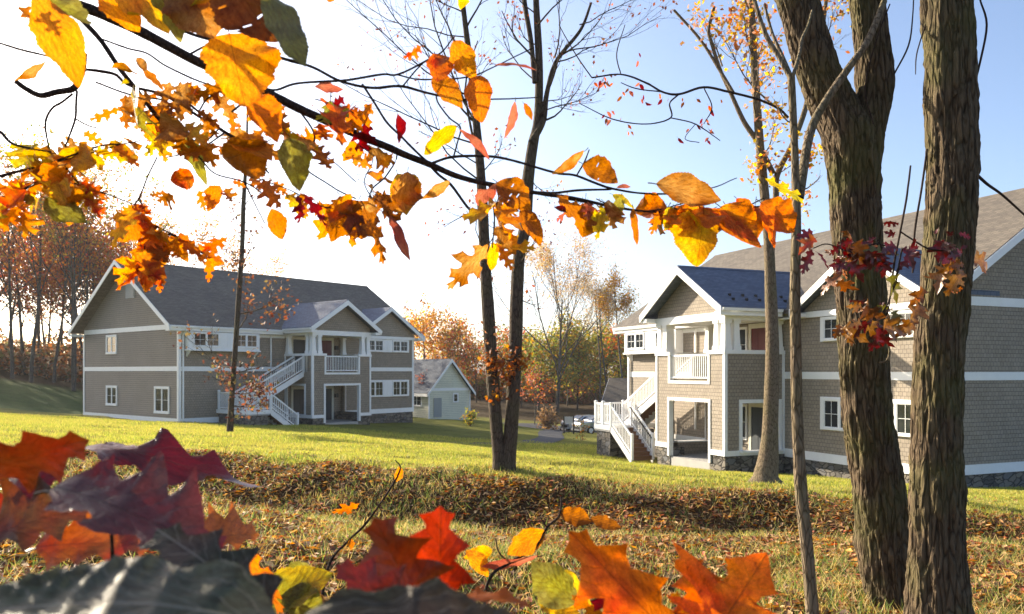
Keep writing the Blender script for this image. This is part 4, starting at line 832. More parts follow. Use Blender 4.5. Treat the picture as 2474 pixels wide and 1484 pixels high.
twig_on(tB, 5.1, [[(2240, 360, 5), (2226, 460, 5), (2210, 560, 5), (2205, 660, 4)]]); twig_on(tB, 5.1, [[(2236, 60, 3), (2215, 130, 3), (2212, 180, 2)]]); twig_on(tA, 5.9, [[(2160, 180, 4), (2195, 110, 4), (2205, 40, 3), (2208, -30, 3)]])
twig_on(tA, 5.7, [[(2125, 876, 4), (2143, 872, 7), (2149, 850, 6), (2143, 825, 5)]], 'bark_sapling')
twig_on(tA, 5.75, [[(2110, 300, 3), (2090, 210, 3), (2120, 90, 3), (2150, 10, 3)]])
twig_on(tA, 5.8, [[(2120, 580, 4), (2131, 600, 4), (2137, 612, 3)]])
# the thin sapling in front of them
s = [(1968, 1530, 34), (1963, 1484, 31), (1950, 1330, 30), (1935, 1180, 30), (1926, 1000, 27), (1923, 850, 27), (1921, 700, 25), (1924, 540, 23), (1922, 430, 20), (1918, 320, 18), (1911, 180, 18)]
b1 = [(1911, 190, 13), (1885, 130, 11), (1858, 70, 11), (1838, -10, 10), (1826, -90, 8)]
b2 = [(1913, 190, 10), (1902, 120, 9), (1890, 50, 8), (1882, -40, 6)]
b3 = [(1914, 190, 9), (1945, 120, 9), (1968, 60, 8), (1998, 10, 7), (2025, -50, 6)]
b4 = [(1930, 480, 24), (1950, 410, 23), (1972, 330, 22), (2000, 265, 21), (2050, 190, 20), (2110, 110, 19), (2165, 40, 18), (2205, -30, 17), (2240, -100, 16)]
stem_tree('thin_sapling', 'thin crooked sapling stem standing in front of the forked tree', 5.2, [s, b1, b2, b3, b4], 'bark_sapling', [(1926, 510, 1860, 560, 5, .8), (1915, 300, 1840, 240, 4, .8), (1930, 460, 2010, 450, 4, .8)], 39, 0, ORANGE, .03, .05, k=14, flare=1.1, P=[dict(n=5, kids=0, k=5), dict(n=6, kids=3, len=.5, ang=.6, wob=.3, k=5), dict(n=4, kids=0, wob=.3, k=4)])

# ------------------------------------------------------------------ street things in the dip
def prism_part(name, mat, par, poly, vec): return part(MB().prism(poly, vec), name, mat, par)
def car(label, loc, rz, group):
    c_ = tag(empty('parked_car', loc, rz), label, 'car', group); w = .88
    prof = [(-2.15, .38), (-2.2, .75), (-2.05, .98), (-1.15, 1.05), (-.55, 1.40), (.55, 1.46), (1.35, 1.22), (1.95, 1.05), (2.15, .85), (2.15, .38), (1.75, .26), (-1.8, .26)]
    hw = [.80, .84, .84, .86, .64, .62, .66, .80, .82, .82, .80, .80]
    V = [(x, -h, z) for (x, z), h in zip(prof, hw)]+[(x, h, z) for (x, z), h in zip(prof, hw)]; n = len(prof)
    m = MB(); m.add(V, [tuple(range(n)), tuple(range(2*n-1, n-1, -1))]+[(i, i+n, (i+1) % n+n, (i+1) % n) for i in range(n)])
    b = part(m, 'body', 'car_paint', c_); bv = b.modifiers.new('bevel', 'BEVEL'); bv.width = .07; bv.segments = 3; bv.limit_method = 'ANGLE'
    for sy in (-1, 1):
        g_ = MB(); y = lambda x, z: sy*(.885 if z < 1.08 else .885-.62*(z-1.08))
        for a in ([(-.98, 1.08), (-.1, 1.08), (-.1, 1.36), (-.5, 1.34)], [(0, 1.08), (1.0, 1.08), (1.25, 1.18), (.5, 1.38), (0, 1.38)]): g_.prism([(x, y(x, z)*.985, z) for x, z in a], (0, sy*.012, 0))
        part(g_, 'side_window', 'glass', c_)
        for x in (-1.32, 1.32):
            T = Tubes(); P_ = np.array([(x, sy*.70, .32), (x, sy*.88, .32)]); T.add(P_, .32, 20); t_ = T.build('wheel', M['tyre'], c_)
            T2 = MB(); ring = [(x+.32*math.cos(a), sy*.885, .32+.32*math.sin(a)) for a in np.linspace(0, 2*np.pi, 20, endpoint=False)]; T2.prism(ring, (0, sy*.004, 0)); part(T2, 'tyre_wall', 'tyre', t_)
            T2 = MB(); ring = [(x+.20*math.cos(a), sy*.895, .32+.20*math.sin(a)) for a in np.linspace(0, 2*np.pi, 16, endpoint=False)]; T2.prism(ring, (0, sy*.012, 0)); part(T2, 'rim', 'chrome', t_)
        part(MB().box(-2.24, -2.1, sy*.5-.2, sy*.5+.2, .70, .86), 'headlight', 'headlight', c_)
    part(MB().prism([(-1.12, -.62, 1.07), (-.58, -.56, 1.39), (-.58, .56, 1.39), (-1.12, .62, 1.07)], (-.05, 0, .045)), 'windscreen', 'glass', c_)
    part(MB().box(-2.23, -2.12, -.45, .45, .42, .62), 'grille', 'dark_metal', c_); part(MB().box(-2.26, -2.14, -.8, .8, .3, .42), 'bumper', 'grey_plastic', c_)
    return c_
b = gbase(1448, 66, .03); car('silver car parked half behind the stone stair pier', b, R(25), 'cars in the parking bay')
b = gbase(1415, 72, .03); car('silver car parked behind the nearer silver car', b, R(25), 'cars in the parking bay')
b = gbase(1374, 58, 0); sg_ = tag(empty('notice_board', b), 'blank pale notice board on two black posts by the path', 'sign')
for dx in (-.35, .35): part(MB().box(dx-.045, dx+.045, -.045, .045, -.2, 1.35), 'post', 'dark_metal', sg_)
part(MB().box(-.30, .30, -.02, .02, .75, 1.25), 'panel', 'sign_face', sg_)
for i, (u, w_, h_, lb) in enumerate(((1106, .95, .75, 'low dark air conditioning unit beside the cottage'), (1127, .8, 1.05, 'tall dark air conditioning unit at the cottage corner'))):
    b = gbase(u, 76, 0); a_ = tag(empty('air_conditioner', b, R(20)), lb, 'air conditioner', 'air conditioners by the cottage')
    part(MB().box(-w_/2, w_/2, -w_/2, w_/2, .06, h_), 'casing', 'unit_dark', a_); part(MB().box(-w_/2-.08, w_/2+.08, -w_/2-.08, w_/2+.08, -.2, .06), 'pad', 'concrete', a_)
    gr = MB()
    for q in range(6): gr.box(-w_/2+.05, w_/2-.05, -w_/2-.015, -w_/2-.001, .16+q*(h_-.25)/6, .2+q*(h_-.25)/6)
    part(gr, 'grille', 'grey_plastic', a_)

# ------------------------------------------------------------------ light autumn haze over the whole place
hz = MB(); hz.box(-760, 760, -70, 1560, -32, 34); hb = hz.build('haze', None, None, autouv=False); hb['kind'] = 'stuff'
hm = bpy.data.materials.new('haze'); hm.use_nodes = True; ht = hm.node_tree; ht.nodes.clear()
ho = ht.nodes.new('ShaderNodeOutputMaterial'); hv = ht.nodes.new('ShaderNodeVolumePrincipled'); hv.inputs['Color'].default_value = (.97, .97, 1, 1); hv.inputs['Density'].default_value = .0002; hv.inputs['Anisotropy'].default_value = .35
ht.links.new(hv.outputs[0], ho.inputs['Volume']); hb.data.materials.append(hm)
# ------------------------------------------------------------------ leaves on near branches
BEECH = None
def outline_beech(n=44, ser=.020):
    t = np.linspace(0, 1, n); w = .5*np.sin(np.pi*t**.86)**.85; w[1:-1] += ser*((np.arange(n-2) % 2)-.5)*np.clip(w[1:-1]*3, 0, 1); return np.c_[w, t, t]
def outline_round(n=44): t = np.linspace(0, 1, n); w = .5*np.sin(np.pi*t**.72)**.7; w[1:-1] += .022*((np.arange(n-2) % 2)-.5); return np.c_[w, t, t]
_OAK = [(.012, .0, .0), (.07, .05, .05), (.13, .10, .08), (.27, .12, .11), (.33, .20, .15), (.22, .22, .19), (.15, .27, .26), (.17, .32, .30), (.28, .36, .34), (.42, .35, .37), (.40, .43, .40), (.50, .52, .43), (.33, .53, .47),
        (.19, .52, .51), (.14, .57, .57), (.17, .62, .61), (.25, .66, .64), (.37, .70, .67), (.30, .75, .70), (.26, .84, .73), (.14, .77, .75), (.07, .79, .79), (.10, .86, .85), (.15, .95, .89), (.06, .93, .93), (.03, .97, .97), (.0, 1.0, 1.0)]
_OAKW = [(.012, .0, .0), (.11, .03, .05), (.21, .10, .10), (.37, .13, .15), (.30, .21, .20), (.19, .29, .27), (.30, .36, .33), (.50, .39, .38), (.38, .47, .44), (.21, .56, .53), (.28, .63, .59), (.41, .69, .64), (.28, .74, .70), (.13, .81, .79), (.14, .87, .85), (.19, .93, .89), (.07, .95, .94), (.0, 1.0, 1.0)]
_MAPLE = [(.012, .0, .0), (.10, .02, .03), (.30, -.04, .07), (.42, .05, .10), (.33, .12, .14), (.20, .17, .18), (.34, .28, .24), (.52, .33, .28), (.50, .45, .33), (.62, .56, .38), (.42, .54, .43), (.28, .50, .48), (.16, .47, .52), (.15, .58, .60), (.26, .70, .68), (.20, .75, .75), (.13, .82, .82), (.08, .90, .90), (.0, 1.0, 1.0)]
def densify(a, k):
    a = np.array(a, float); t = np.arange(len(a)); q = np.linspace(0, len(a)-1, (len(a)-1)*k+1); lin = np.stack([np.interp(q, t, a[:, i]) for i in range(3)], 1); return lin
SHAPES = {'b': outline_beech(), 'r': outline_round(), 'o': densify(_OAK, 2), 'm': densify(_MAPLE, 3), 'O': densify(_OAKW, 4), 'B': outline_beech(80, .008)}
rl = np.random.default_rng(8)
def leaf_data(kind, wr, col1, col2, fold=.25, bend=.35, curl=.4, wave=.05, hole=False, rg=rl, rib=.010):
    S_ = SHAPES[kind].copy(); fr = np.array([-1, -.8, -.55, -.28, 0, .28, .55, .8, 1]); n = len(S_); c_ = len(fr)
    asym = 1+.18*rg.normal()*np.sign(fr)
    X = S_[:, 0:1]*fr[None]*asym[None]*2*wr; af = np.abs(fr)[None]; Yc = S_[:, 2:3]*(1-af)+S_[:, 1:2]*af
    ph = rg.random(4)*6.28; wv = wave*(np.sin(Yc*9+ph[0]+2*np.sign(X))+.6*np.sin(Yc*19+ph[1]))*np.abs(X)*2.2+wave*.5*np.sin(Yc*5+ph[2]+X*7)
    rp = np.abs(np.sin(np.pi*(7.5*Yc-3.6*np.abs(np.broadcast_to(fr[None]*S_[:, 0:1]*2, Yc.shape)))))
    ed = 1+.11*fbm(np.c_[Yc.ravel()*9, np.sign(fr)[None].repeat(n, 0).ravel()*3, np.full(Yc.size, ph[0]*5)], 3, 7).reshape(Yc.shape)*af; X = X*ed
    Z = fold*np.abs(X)+curl*X*X*rg.choice([1, 1, -1])+wv-rib*rp*np.clip(np.abs(X)*9, 0, 1)
    # bend along the length
    a = bend*(Yc**1.3); tw = rg.normal(0, .25)*Yc; Xt = X*np.cos(tw)-Z*np.sin(tw); Zt = X*np.sin(tw)+Z*np.cos(tw)
    Yb = np.sin(np.maximum(np.abs(a), 1e-4))/np.maximum(np.abs(a), 1e-4)*Yc - Zt*np.sin(a)*.6; Zb = -Yc*a*.5+Zt*np.cos(a)
    V = np.stack([Xt, Yb, Zb], -1).reshape(-1, 3)
    i = np.arange(n-1)[:, None]*c_; j = np.arange(c_-1)[None, :]; Fq = np.stack([i+j, i+j+1, i+c_+j+1, i+c_+j], -1).reshape(-1, 4)
    if hole:
        keep = np.ones(len(Fq), bool); keep[rg.integers(len(Fq)//4, len(Fq)*3//4, hole)] = False; Fq = Fq[keep]
    nz = fbm(np.c_[X.ravel()*4, Yc.ravel()*4, np.full(X.size, ph[3]*3)], 3, 3)
    m = np.clip(.5+.55*nz+.35*(np.abs(fr)[None].repeat(n, 0).ravel()-.5), 0, 1)[:, None]
    col = np.array(col1)[None]*(1-m)+np.array(col2)[None]*m
    uv = np.c_[(np.broadcast_to(fr[None]*S_[:, 0:1]*2, (n, c_))).ravel(), Yc.ravel()]
    return V, Fq, uv, col
def leaf(root, b, t, wr, roll, kind, c1, c2, mat='leaf', stalk=.12, origin=None, **kw):
    """leaf from stalk end b to tip t (world points); roll turns its face away from the viewer"""
    V, Fq, uv, col = leaf_data(kind, wr, c1, c2, **kw); b = np.array(b); t = np.array(t); L = np.linalg.norm(t-b); y = (t-b)/L
    view = -unit((b+t)/2); z = view-y*(view@y); z = unit(z); x = np.cross(y, z)
    x2 = x*math.cos(roll)+z*math.sin(roll); z2 = np.cross(x2, y)
    A = np.stack([x2, y, z2], 0); P_ = V*L @ A+b
    # leaf stalk
    if stalk:
        sv, sf = tube(np.array([b-y*L*stalk-z2*L*.02, b-y*L*stalk*.5, b+y*L*.02]), [L*.010, L*.009, L*.007], 5)
        n = len(P_); P_ = np.vstack([P_, sv]); Fq = np.vstack([Fq, sf+n]); uv = np.vstack([uv, np.full((len(sv), 2), .0)]); col = np.vstack([col, np.full((len(sv), 3), .09)*np.array([1.3, .8, .4])])
    o = mesh('leaf', P_-np.array(root.location), Fq, M[mat], root, uv=uv, col=col, smooth=True)
    return o
Rd, Cr, Or, Am, Ye, Gr, Br, Dk, Tn, Mr, Gy = (.42, .045, .022), (.30, .03, .03), (.56, .18, .03), (.56, .26, .045), (.58, .41, .07), (.23, .23, .045), (.24, .095, .03), (.11, .048, .024), (.42, .25, .10), (.13, .022, .03), (.055, .055, .052)
PAL = {'R': (Rd, Or), 'C': ((.15, .016, .018), (.09, .015, .020)), 'O': (Or, (.48, .13, .02)), 'A': (Am, Or), 'Y': (Ye, Am), 'G': (Gr, Ye), 'B': (Br, (.36, .14, .03)), 'D': (Dk, Br), 'T': (Tn, Br), 'M': ((.085, .016, .022), (.16, .018, .02)), 'X': ((.36, .050, .028), (.22, .028, .02)), 'Z': ((.22, .05, .025), (.12, .07, .03)), 'K': ((.12, .075, .05), (.065, .06, .03)), 'V': ((.20, .032, .020), (.12, .040, .020)), 'N': ((.72, .22, .03), (.68, .13, .025)), 'g': (Gr, (.16, .15, .05)), 'S': ((.165, .150, .105), (.085, .092, .050)), 'Q': ((.12, .06, .055), (.20, .025, .022)), 'P': ((.36, .16, .11), (.30, .09, .07))}
def wood(root, items, name='branch', mat='bark_twig', k=8):
    for pts in items:
        T = Tubes(); P_ = spline(np.array([np.r_[at(u, v, Y), w/2/F_PX*Y] for u, v, w, Y in pts]), 6); r_ = P_[:, 3]*(1+.07*vnoise(P_[:, :3]*60, 4))
        P2 = P_[:, :3]+.0012*np.stack([vnoise(P_[:, :3]*25, 1), 0*r_, vnoise(P_[:, :3]*25, 2)], 1); T.add(P2-np.array(root.location), r_, k); T.build(name, M[mat], root)
def put(root, rows, rg, mat='leaf', Yfun=None, **kw):
    for row in rows:
        u0, v0, u1, v1, wr, roll, pal, kind = row[:8]; Y0 = row[8] if len(row) > 8 else Yfun(u0); dY = row[9] if len(row) > 9 else rg.normal(0, .02)
        k2 = dict(fold=.1+.3*rg.random(), bend=rg.normal(.25, .3), curl=rg.normal(.2, .4), wave=.04+.05*rg.random()); k2.update(kw)
        if len(row) > 10: k2.update(row[10])
        m_ = k2.pop('mat', mat); leaf(root, at(u0, v0, Y0), at(u1, v1, Y0+dY), wr, roll, kind, *PAL[pal], mat=m_, rg=rg, **k2)
# ---- the long branch across the top of the picture
yb = lambda u: 1.22+.00032*max(u, 0)
L1 = at(150, -60, 1.2); root = tag(empty('overhanging_branch', tuple(L1)), 'long dark branch with orange and golden leaves slanting across the sky in front', 'branch')
ln = lambda pts, Y=None: [(u, v, w, (Y if Y else yb(u))) for u, v, w in pts]
wood(root, [ln([(-60, -90, 30), (60, -45, 28), (150, -4, 26), (250, 37, 25), (350, 82, 24), (450, 135, 23), (540, 178, 22), (620, 210, 21), (720, 262, 20), (850, 320, 19), (960, 366, 17), (1040, 398, 15), (1110, 428, 13), (1200, 450, 11), (1280, 464, 10), (1400, 482, 8), (1480, 499, 7), (1560, 511, 5), (1650, 514, 5), (1740, 510, 4), (1850, 498, 3)])], k=12)
wood(root, [ln([(395, 48, 8), (448, 77, 8), (502, 94, 8), (602, 117, 8), (702, 147, 8), (753, 162, 7), (825, 197, 7), (905, 213, 7), (972, 209, 7), (1042, 228, 6), (1119, 241, 5), (1193, 241, 4), (1300, 235, 3)]),
    ln([(640, 214, 6), (669, 217, 6), (719, 201, 6), (825, 195, 6), (925, 181, 6), (959, 181, 5), (1026, 150, 5), (1066, 127, 4), (1095, 90, 3)]), ln([(959, 181, 4), (1012, 192, 4), (1079, 191, 4), (1143, 184, 4), (1200, 160, 3), (1290, 115, 3)]), ln([(972, 209, 4), (1000, 175, 4), (1026, 150, 3)]),
    ln([(1052, 229, 4), (1058, 251, 4), (1085, 285, 4), (1112, 308, 4), (1105, 345, 4), (1096, 378, 4)]), ln([(1040, 396, 7), (1096, 379, 7), (1193, 378, 7), (1276, 398, 6), (1343, 418, 6), (1393, 425, 6), (1477, 455, 6), (1540, 466, 5), (1628, 468, 4), (1720, 455, 3), (1780, 430, 2)]),
    ln([(1035, 394, 7), (1060, 422, 7), (1089, 446, 7), (1126, 497, 7), (1160, 530, 6)]), ln([(1280, 464, 6), (1343, 466, 6), (1410, 459, 6), (1477, 457, 5)]), ln([(875, 203, 6), (905, 250, 6), (940, 300, 6), (975, 335, 6), (1015, 375, 6), (1035, 392, 6)]), ln([(860, 325, 5), (955, 365, 4), (935, 420, 4), (900, 455, 4), (890, 480, 3)]),
    ln([(1393, 425, 4), (1410, 395, 4), (1424, 362, 3)]), ln([(1477, 498, 4), (1440, 480, 3)]), ln([(720, 262, 5), (760, 330, 5), (735, 400, 4), (800, 450, 4), (860, 480, 4)]), ln([(1180, 446, 4), (1195, 520, 4), (1190, 590, 3)]), ln([(1560, 511, 4), (1600, 505, 3), (1660, 490, 3), (1700, 500, 3)]), ln([(1740, 510, 4), (1800, 500, 3), (1845, 480, 3)]),
    ln([(630, 212, 6), (600, 240, 6), (560, 270, 5)]), ln([(450, 135, 6), (500, 110, 5), (545, 92, 5)])], 'twig')
r1 = np.random.default_rng(11)
rows = [
 (80, -10, 232, 205, .30, .55, 'A', 'b', 1.0, .05), (45, 15, 120, 75, .35, 1.0, 'B', 'o', 1.05), (90, -20, 215, 85, .30, .9, 'g', 'b', 1.05), (240, -30, 340, 70, .35, .3, 'A', 'b', 1.15), (310, -50, 405, 60, .34, .4, 'Y', 'b', 1.15), (380, -40, 448, 95, .30, .6, 'g', 'b', 1.1),
 (440, -60, 515, 92, .45, .2, 'T', 'b', 1.1), (505, -40, 470, 40, .3, .8, 'G', 'b', 1.1), (550, -60, 672, 122, .33, .3, 'D', 'b', 1.05, 0, dict(hole=6)), (640, -20, 735, 168, .24, .75, 'g', 'b', .95, 0, dict(mat='leaf_thick')),
 (553, 80, 592, 258, .47, .12, 'A', 'r', 1.12, .0, dict(fold=.06, curl=.2, bend=.1)), (590, 235, 682, 335, .33, .4, 'O', 'b', 1.2), (640, 345, 522, 405, .38, .3, 'B', 'b', 1.2), (560, 335, 650, 375, .3, .6, 'A', 'b', 1.22), (700, 335, 727, 452, .30, .2, 'g', 'b', 1.25),
 (468, 425, 408, 440, .45, .2, 'R', 'r', 1.3), (985, 415, 970, 522, .36, .3, 'T', 'b', 1.4), (960, 420, 985, 518, .34, .1, 'Y', 'b', 1.42), (1095, 100, 1150, 188, .30, .2, 'A', 'b', 1.45), (1158, 182, 1163, 298, .30, .15, 'O', 'r', 1.45), (1050, 132, 1056, 205, .28, .2, 'R', 'b', 1.5), (1050, 180, 1115, 245, .25, .4, 'A', 'b', 1.5),
 (1018, 112, 978, 146, .4, .5, 'R', 'o', 1.55), (1104, 306, 1020, 368, .23, .4, 'Y', 'b', 1.5), (1408, 396, 1492, 444, .32, .2, 'B', 'b', 1.62, 0, dict(hole=2)), (1413, 365, 1338, 426, .17, .6, 'T', 'b', 1.62), (1200, 440, 1285, 505, .33, .2, 'B', 'b', 1.55, 0, dict(hole=5)), (1345, 474, 1438, 545, .2, .5, 'B', 'o', 1.6),
 (1255, 512, 1328, 586, .22, .4, 'B', 'b', 1.55), (1195, 445, 1150, 480, .3, .9, 'P', 'b', 1.55), (1110, 310, 1195, 375, .12, .9, 'P', 'b', 1.5), (1195, 155, 1300, 160, .10, 1.0, 'P', 'b', 1.45), (1245, 245, 1232, 330, .12, .6, 'P', 'b', 1.6), (1265, 250, 1290, 290, .2, .5, 'B', 'b', 1.6),
 (1085, 436, 1020, 485, .18, .6, 'T', 'b', 1.5), (1585, 445, 1745, 480, .24, .5, 'T', 'b', 1.68), (1700, 505, 1688, 645, .40, .15, 'Y', 'r', 1.7), (1740, 500, 1835, 580, .30, .4, 'A', 'b', 1.7), (1690, 500, 1830, 608, .16, .8, 'O', 'b', 1.7), (1838, 490, 1922, 560, .38, .3, 'O', 'b', 1.75), (1480, 470, 1540, 495, .3, .8, 'G', 'b', 1.7),
 (1530, 505, 1542, 594, .16, .5, 'B', 'b', 1.68), (1590, 510, 1582, 570, .3, .6, 'O', 'o', 1.7), (1625, 500, 1605, 560, .25, .5, 'G', 'b', 1.7), (1850, 430, 1948, 492, .16, .5, 'G', 'o', 1.75), (1780, 480, 1830, 530, .3, .5, 'R', 'b', 1.74), (1850, 500, 1880, 600, .16, .5, 'R', 'b', 1.76), (1500, 475, 1470, 540, .25, .5, 'g', 'b', 1.68),
 (1180, 590, 1085, 705, .28, .4, 'T', 'o', 1.6), (1192, 585, 1190, 655, .25, .7, 'Y', 'b', 1.62), (1196, 590, 1295, 605, .30, .3, 'Y', 'o', 1.6), (1200, 590, 1240, 655, .3, .3, 'A', 'o', 1.6), (1215, 520, 1270, 555, .25, .8, 'T', 'b', 1.58), (865, 485, 800, 592, .33, .3, 'B', 'b', 1.35), (880, 500, 945, 640, .24, .4, 'B', 'o', 1.36), (940, 520, 992, 632, .13, .7, 'P', 'b', 1.38),
 (850, 470, 790, 540, .3, .6, 'A', 'b', 1.34), (905, 470, 975, 560, .25, .5, 'D', 'o', 1.36), (820, 470, 880, 550, .3, .4, 'D', 'o', 1.38), (655, 505, 690, 582, .3, .3, 'O', 'b', 1.3), (720, 470, 740, 545, .3, .7, 'C', 'o', 1.32), (735, 470, 795, 545, .2, .6, 'M', 'o', 1.34), (900, 250, 845, 325, .3, .5, 'O', 'o', 1.4), (830, 235, 790, 265, .35, .5, 'C', 'o', 1.45),
 (960, 275, 970, 348, .2, .6, 'C', 'b', 1.45), (830, 365, 905, 405, .28, .4, 'A', 'o', 1.42), (950, 370, 910, 435, .2, .6, 'A', 'o', 1.42), (760, 355, 800, 412, .3, .5, 'B', 'o', 1.4), (760, 210, 830, 215, .2, .8, 'P', 'b', 1.45), (770, 300, 790, 340, .4, .5, 'R', 'o', 1.45), (1120, -30, 1112, 25, .3, .4, 'Y', 'b', 1.5), (795, -20, 790, 8, .4, .4, 'O', 'b', 1.5),
 (1490, 455, 1530, 440, .15, .6, 'P', 'b', 1.66), (1480, 500, 1440, 510, .2, .8, 'P', 'b', 1.66), (1395, 490, 1330, 520, .2, .6, 'C', 'b', 1.64), (660, 300, 600, 270, .3, .5, 'O', 'b', 1.25), (700, 360, 770, 340, .25, .5, 'T', 'b', 1.28)]
put(root, rows, r1)
# ---- oak twigs at the upper left
L2 = at(-60, 300, 1.4); root2 = tag(empty('oak_branch', tuple(L2)), 'thin twigs crowded with small lobed leaves, red yellow and brown, at upper left', 'branch')
yo = lambda u: 1.40+.0002*max(u, 0)
lo = lambda pts: [(u, v, w, yo(u)) for u, v, w in pts]
wood(root2, [lo([(170, 20, 13), (200, 50, 13), (244, 100, 12), (288, 164, 12), (321, 207, 11), (355, 251, 11), (391, 294, 10), (430, 330, 7), (480, 380, 5)]), lo([(-40, 92, 6), (0, 104, 6), (67, 124, 6), (134, 141, 5), (180, 165, 5), (237, 172, 9), (278, 180, 8), (301, 200, 8), (334, 214, 8), (388, 227, 8), (435, 251, 8), (490, 288, 7), (542, 321, 6), (600, 360, 5), (650, 420, 4)]),
    lo([(37, 197, 12), (62, 215, 13), (97, 232, 14), (135, 224, 14), (174, 217, 15), (188, 200, 15), (200, 170, 14), (205, 130, 12)]), lo([(176, 228, 5), (150, 248, 6), (124, 264, 6), (109, 298, 6), (117, 358, 4)]), lo([(186, 220, 6), (184, 250, 6), (182, 288, 6), (170, 325, 5), (157, 355, 4)]), lo([(182, 288, 4), (210, 302, 4), (238, 310, 3)])], 'branch')
wood(root2, [lo([(231, 200, 5), (321, 231, 5), (395, 241, 5)]), lo([(241, 94, 5), (308, 117, 5), (355, 130, 5), (401, 160, 5), (468, 191, 5), (522, 211, 4)]), lo([(-40, 431, 6), (0, 425, 6), (100, 401, 6), (167, 378, 5), (248, 351, 5), (294, 348, 4), (340, 340, 3)]), lo([(-40, 305, 9), (0, 318, 9), (33, 348, 7), (124, 368, 4)]),
    lo([(380, 378, 4), (358, 425, 4), (338, 475, 4), (320, 500, 3)]), lo([(480, 380, 5), (520, 420, 4), (590, 440, 4), (650, 480, 3)]), lo([(330, 300, 4), (360, 300, 4), (395, 297, 4)]), lo([(160, 405, 5), (200, 450, 5), (260, 470, 4), (330, 495, 3)]), lo([(360, 540, 4), (400, 560, 4), (440, 580, 4), (500, 620, 3)]), lo([(338, 475, 4), (350, 530, 4), (352, 580, 4), (345, 640, 3)]), lo([(0, 480, 5), (40, 465, 5), (90, 440, 4), (140, 430, 3)]),
    lo([(590, 440, 4), (620, 500, 3), (640, 540, 3)]), lo([(542, 321, 5), (500, 350, 4), (450, 370, 4), (400, 380, 3)])], 'twig')
r2 = np.random.default_rng(22)
rows = [(110, 148, 30, 195, .16, .8, 'T', 'b', 1.38), (300, 150, 275, 190, .35, .4, 'A', 'b', 1.4), (330, 140, 355, 175, .25, .5, 'T', 'b', 1.4), (345, 165, 395, 220, .22, .6, 'B', 'b', 1.42), (300, 190, 305, 215, .35, .5, 'G', 'b', 1.42),
 (290, 262, 212, 290, .22, .5, 'O', 'o'), (345, 258, 282, 296, .2, .5, 'T', 'o'), (400, 250, 330, 275, .22, .6, 'A', 'o'), (125, 372, 30, 385, .2, .8, 'Y', 'b'), (215, 360, 125, 395, .24, .4, 'Y', 'b'), (200, 320, 250, 350, .35, .5, 'A', 'o'), (120, 400, 60, 435, .3, .6, 'O', 'o'), (345, 350, 285, 350, .22, .8, 'A', 'b'),
 (380, 320, 400, 395, .3, .3, 'Y', 'o'), (400, 325, 345, 380, .28, .4, 'G', 'o'), (425, 315, 510, 435, .17, .6, 'g', 'b'), (60, 440, 0, 470, .35, .3, 'Y', 'o'), (70, 450, 15, 495, .4, .3, 'A', 'o'), (100, 430, 60, 480, .35, .4, 'O', 'o'), (150, 440, 90, 470, .35, .4, 'Y', 'o'), (110, 480, 210, 540, .25, .3, 'g', 'b'), (130, 460, 200, 490, .3, .4, 'G', 'o'),
 (190, 440, 250, 470, .35, .4, 'R', 'o'), (200, 470, 245, 520, .3, .4, 'R', 'o'), (60, 470, 85, 498, .4, .4, 'g', 'b'), (50, 500, -10, 555, .35, .2, 'O', 'o'), (60, 510, 60, 575, .4, .2, 'A', 'o'), (150, 415, 180, 440, .35, .6, 'O', 'o'), (0, 480, 70, 480, .25, .5, 'Y', 'b'), (20, 440, 60, 440, .3, .5, 'R', 'o'), (325, 495, 285, 530, .4, .3, 'A', 'o'), (330, 490, 345, 545, .4, .3, 'O', 'o'), (335, 495, 370, 520, .3, .5, 'R', 'o'),
 (385, 545, 345, 560, .3, .8, 'D', 'b'), (350, 585, 330, 640, .35, .3, 'O', 'o'), (350, 610, 285, 690, .33, .3, 'A', 'o'), (345, 620, 360, 705, .33, .3, 'O', 'o'), (360, 640, 410, 690, .35, .4, 'D', 'o'), (365, 575, 410, 580, .3, .5, 'R', 'o'), (410, 570, 450, 590, .35, .6, 'O', 'o'), (350, 625, 300, 650, .4, .3, 'Y', 'o'), (360, 590, 400, 620, .35, .4, 'T', 'o'), (450, 585, 500, 640, .22, .4, 'A', 'o'), (490, 610, 535, 625, .25, .5, 'O', 'o'), (500, 625, 515, 685, .22, .4, 'O', 'o'),
 (380, 660, 390, 710, .3, .5, 'R', 'o'), (530, 450, 510, 510, .28, .5, 'O', 'b'), (545, 455, 560, 490, .28, .4, 'A', 'o'), (480, 460, 490, 505, .3, .4, 'O', 'o'), (390, 465, 355, 480, .3, .4, 'B', 'o'), (420, 470, 380, 485, .4, .4, 'B', 'o'), (690, 470, 740, 520, .3, .5, 'Y', 'o'), (600, 430, 640, 455, .3, .5, 'O', 'o'), (660, 440, 700, 470, .35, .5, 'B', 'o'), (560, 440, 600, 450, .3, .5, 'R', 'o')]
put(root2, rows, r2, Yfun=yo)
# the crowded knot of small oak leaves in the middle of it
cc = []
L2b = at(520, 280, 1.5); root2b = tag(empty('oak_spray', tuple(L2b)), 'crowded knot of small brown red and green lobed leaves behind the long branch', 'branch')
wood(root2b, [lo([(430, 230, 6), (480, 270, 6), (530, 310, 5), (590, 345, 4)]), lo([(480, 270, 4), (500, 240, 4), (540, 215, 3)]), lo([(530, 310, 4), (500, 340, 4), (470, 350, 3)])], 'twig')
for i in range(34):
    u = r2.normal(510, 78); v = r2.normal(290, 56)+(u-520)*.2; a = r2.random()*6.28; l_ = r2.uniform(55, 100)
    cc.append((u, v, u+l_*math.cos(a), v+l_*abs(math.sin(a))*.9+8, r2.uniform(.25, .42), r2.normal(.2, .6), r2.choice(list('TBBROOGYTABAOB')), 'o', yo(u)+r2.normal(0, .05), r2.normal(0, .02)))
put(root2b, cc, r2)
